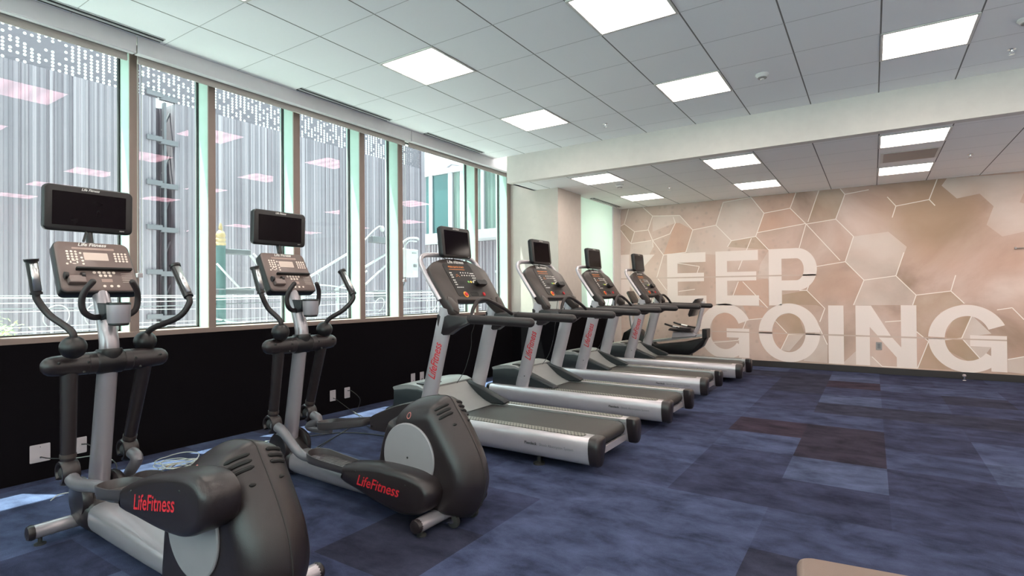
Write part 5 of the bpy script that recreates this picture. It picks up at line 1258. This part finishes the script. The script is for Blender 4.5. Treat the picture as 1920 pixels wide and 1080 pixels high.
# overhead cables
rnd = random.Random(9)
cables = [(-7.9, 1.285, .012), (-7.7, 1.24, .008), (-8.0, 1.18, .010), (-7.6, 1.12, .006), (-7.8, .905, .009), (-8.1, .84, .007), (-7.5, 1.30, .006), (-8.05, 1.42, .018), (-7.9, 1.36, .012), (-7.8, .97, .005)]
names_ = ['upper white', 'second white', 'third greyer', 'fine middle', 'lower white', 'lowest grey', 'finest upper', 'thick topmost bundled white', 'thinner grey bundled', 'fine low white']
for i, (x, z, r) in enumerate(cables):
    y0, y1 = (-1.0, 10.5) if i < 7 or i == 9 else (4.2, 10.5)
    if i == 7: pts = [(x, y0, z - .05), (x, 5.3, z + .0), (x, 6.2, z + .03), (x, 7.2, z - .10), (x, 8.5, z - .22), (x, y1, z - .2)]
    else:
        m_ = (y0 + y1) / 2; pts = [(x, y0, z + .02), (x, m_ - 2, z - .01 + rnd.uniform(-.02, .02)), (x, m_, z + rnd.uniform(-.03, .0)), (x, m_ + 2, z + .01), (x, y1, z + .04)]
    o = MB(pts[0]).tube(pts, r * .8, n=6, smooth=10).build('overhead_cable', M['ext_white' if i % 3 != 2 else 'ext_steel']); o.location = pts[0]
    tag(o, '%s overhead cable strung along the alley behind the windows' % names_[i], 'cable', 'overhead cables in the alley')
def loop(y, z, r, lab):
    xl = -8.05 if z > 1.4 else -7.8
    P = [(xl + .05 * sin(a), y + r * cos(a), z + r * 1.1 * sin(a)) for a in [radians(-70 + 300 * k / 12) for k in range(13)]]
    o = MB(P[0]).tube(P, .006, n=6, smooth=4).build('cable_loop', M['ext_white']); o.location = P[0]; tag(o, lab, 'cable', 'cable loops in the alley')
for y, z, r, lab in [(2.35, 1.06, .12, 'thin cable loop low in the nearest window, left of the near grip'), (2.75, 1.07, .13, 'thin cable loop in the nearest window, under the console edge'), (3.0, 1.03, .11, 'thin cable loop right of the near cup holder'), (7.25, 1.08, .12, 'thin cable loop in the narrow fifth bay'), (8.75, 1.10, .17, 'large thin cable loop left of the first treadmill console'), (9.35, 1.10, .15, 'second large cable loop behind the first treadmill console'), (6.0, 1.545, .10, 'arched thin cable above the bundle in the fourth bay')]: loop(y, z, r, lab)
b = MB((-8, 9, 1)).box(-8.05, -7.95, 7.35, 7.95, 1.17, 1.36); obj_at(b, 'junction_box', 'ext_steel', 'long pale junction box at the foot of the narrow fifth bay', 'box', (-8, 9, 1), bevel=.01)
t = thing('meter_box', (-8, 8.27, 1.63), 'white metal equipment box with red sticker seen in the wide sixth bay', 'box'); o = (-8, 8.27, 1.63)
MB(o).box(-8.22, -7.98, 8.02, 8.52, 1.63, 2.21).build('box_body', M['ext_white'], t, bevel=.012)
MB(o).box(-7.98, -7.972, 8.36, 8.47, 1.68, 1.76).build('red_sticker', M['sticker'], t)
MB(o).box(-7.98, -7.972, 8.34, 8.46, 2.12, 2.15).build('name_plate', M['grey_print'], t)
MB(o).box(-7.98, -7.965, 8.38, 8.46, 1.84, 1.90).build('latch', M['ext_steel'], t)
MB(o).tube([(-8.1, 8.14, 2.20), (-8.1, 8.17, 2.32), (-8.1, 8.35, 2.44), (-8.1, 8.60, 2.47), (-8.1, 8.66, 2.44)], .022, n=10).tube([(-8.1, 8.24, 2.20), (-8.1, 8.27, 2.30), (-8.1, 8.38, 2.39), (-8.1, 8.60, 2.40)], .016, n=10).build('conduit', M['ext_white'], t)
MB(o).tube([(-8.1, 8.16, 1.64), (-8.1, 8.14, 1.50), (-8.1, 8.04, 1.34)], .016, n=8).tube([(-8.1, 8.26, 1.64), (-8.1, 8.23, 1.50), (-8.1, 8.15, 1.38)], .012, n=8).build('lower_conduit', M['ext_steel'], t)
t = thing('street_lamp', (-8, 7.3, 2.25), 'curved street lamp arm with small floodlight box in the narrow fifth bay', 'street lamp'); o = (-8, 7.3, 2.25)
MB(o).tube([(-8, 6.95, 2.20), (-8, 7.10, 2.32), (-8, 7.30, 2.50), (-8, 7.45, 2.60), (-8, 7.52, 2.60)], .014, n=8).build('lamp_arm', M['ext_white'], t)
MB(o).sphere((-8, 7.53, 2.56), .045, sc=(1, 1, 1.3)).build('lamp_head', M['ext_white'], t)
MB(o).box(-8.1, -7.95, 7.25, 7.75, 2.28, 2.40).build('bracket_box', M['ext_steel'], t, bevel=.01)
MB(o).tube([(-8, 7.55, 2.52), (-8, 7.62, 2.38), (-8, 7.72, 2.25)], .008, n=6).build('tie_wire', M['ext_steel'], t)
# leaves of a small tree at the lower left
b = MB((-7.5, 1.78, .95)); rnd = random.Random(4)
for k in range(160):
    c = Vector((-7.5 + rnd.gauss(0, .10), 1.78 + rnd.gauss(0, .07), .93 + rnd.gauss(0, .05))); d = Vector((rnd.gauss(0, 1), rnd.gauss(0, 1), rnd.gauss(0, .6))).normalized(); e = d.cross(Vector((rnd.random(), .3, 1))).normalized()
    b.poly([c, c + d * .025 + e * .010, c + d * .055, c + d * .025 - e * .010])
o = b.build('tree', M['leaf']); o.location = (-7.5, 1.78, .95); tag(o, 'yellow green leafy treetop at the lower left corner of the nearest window', 'tree')
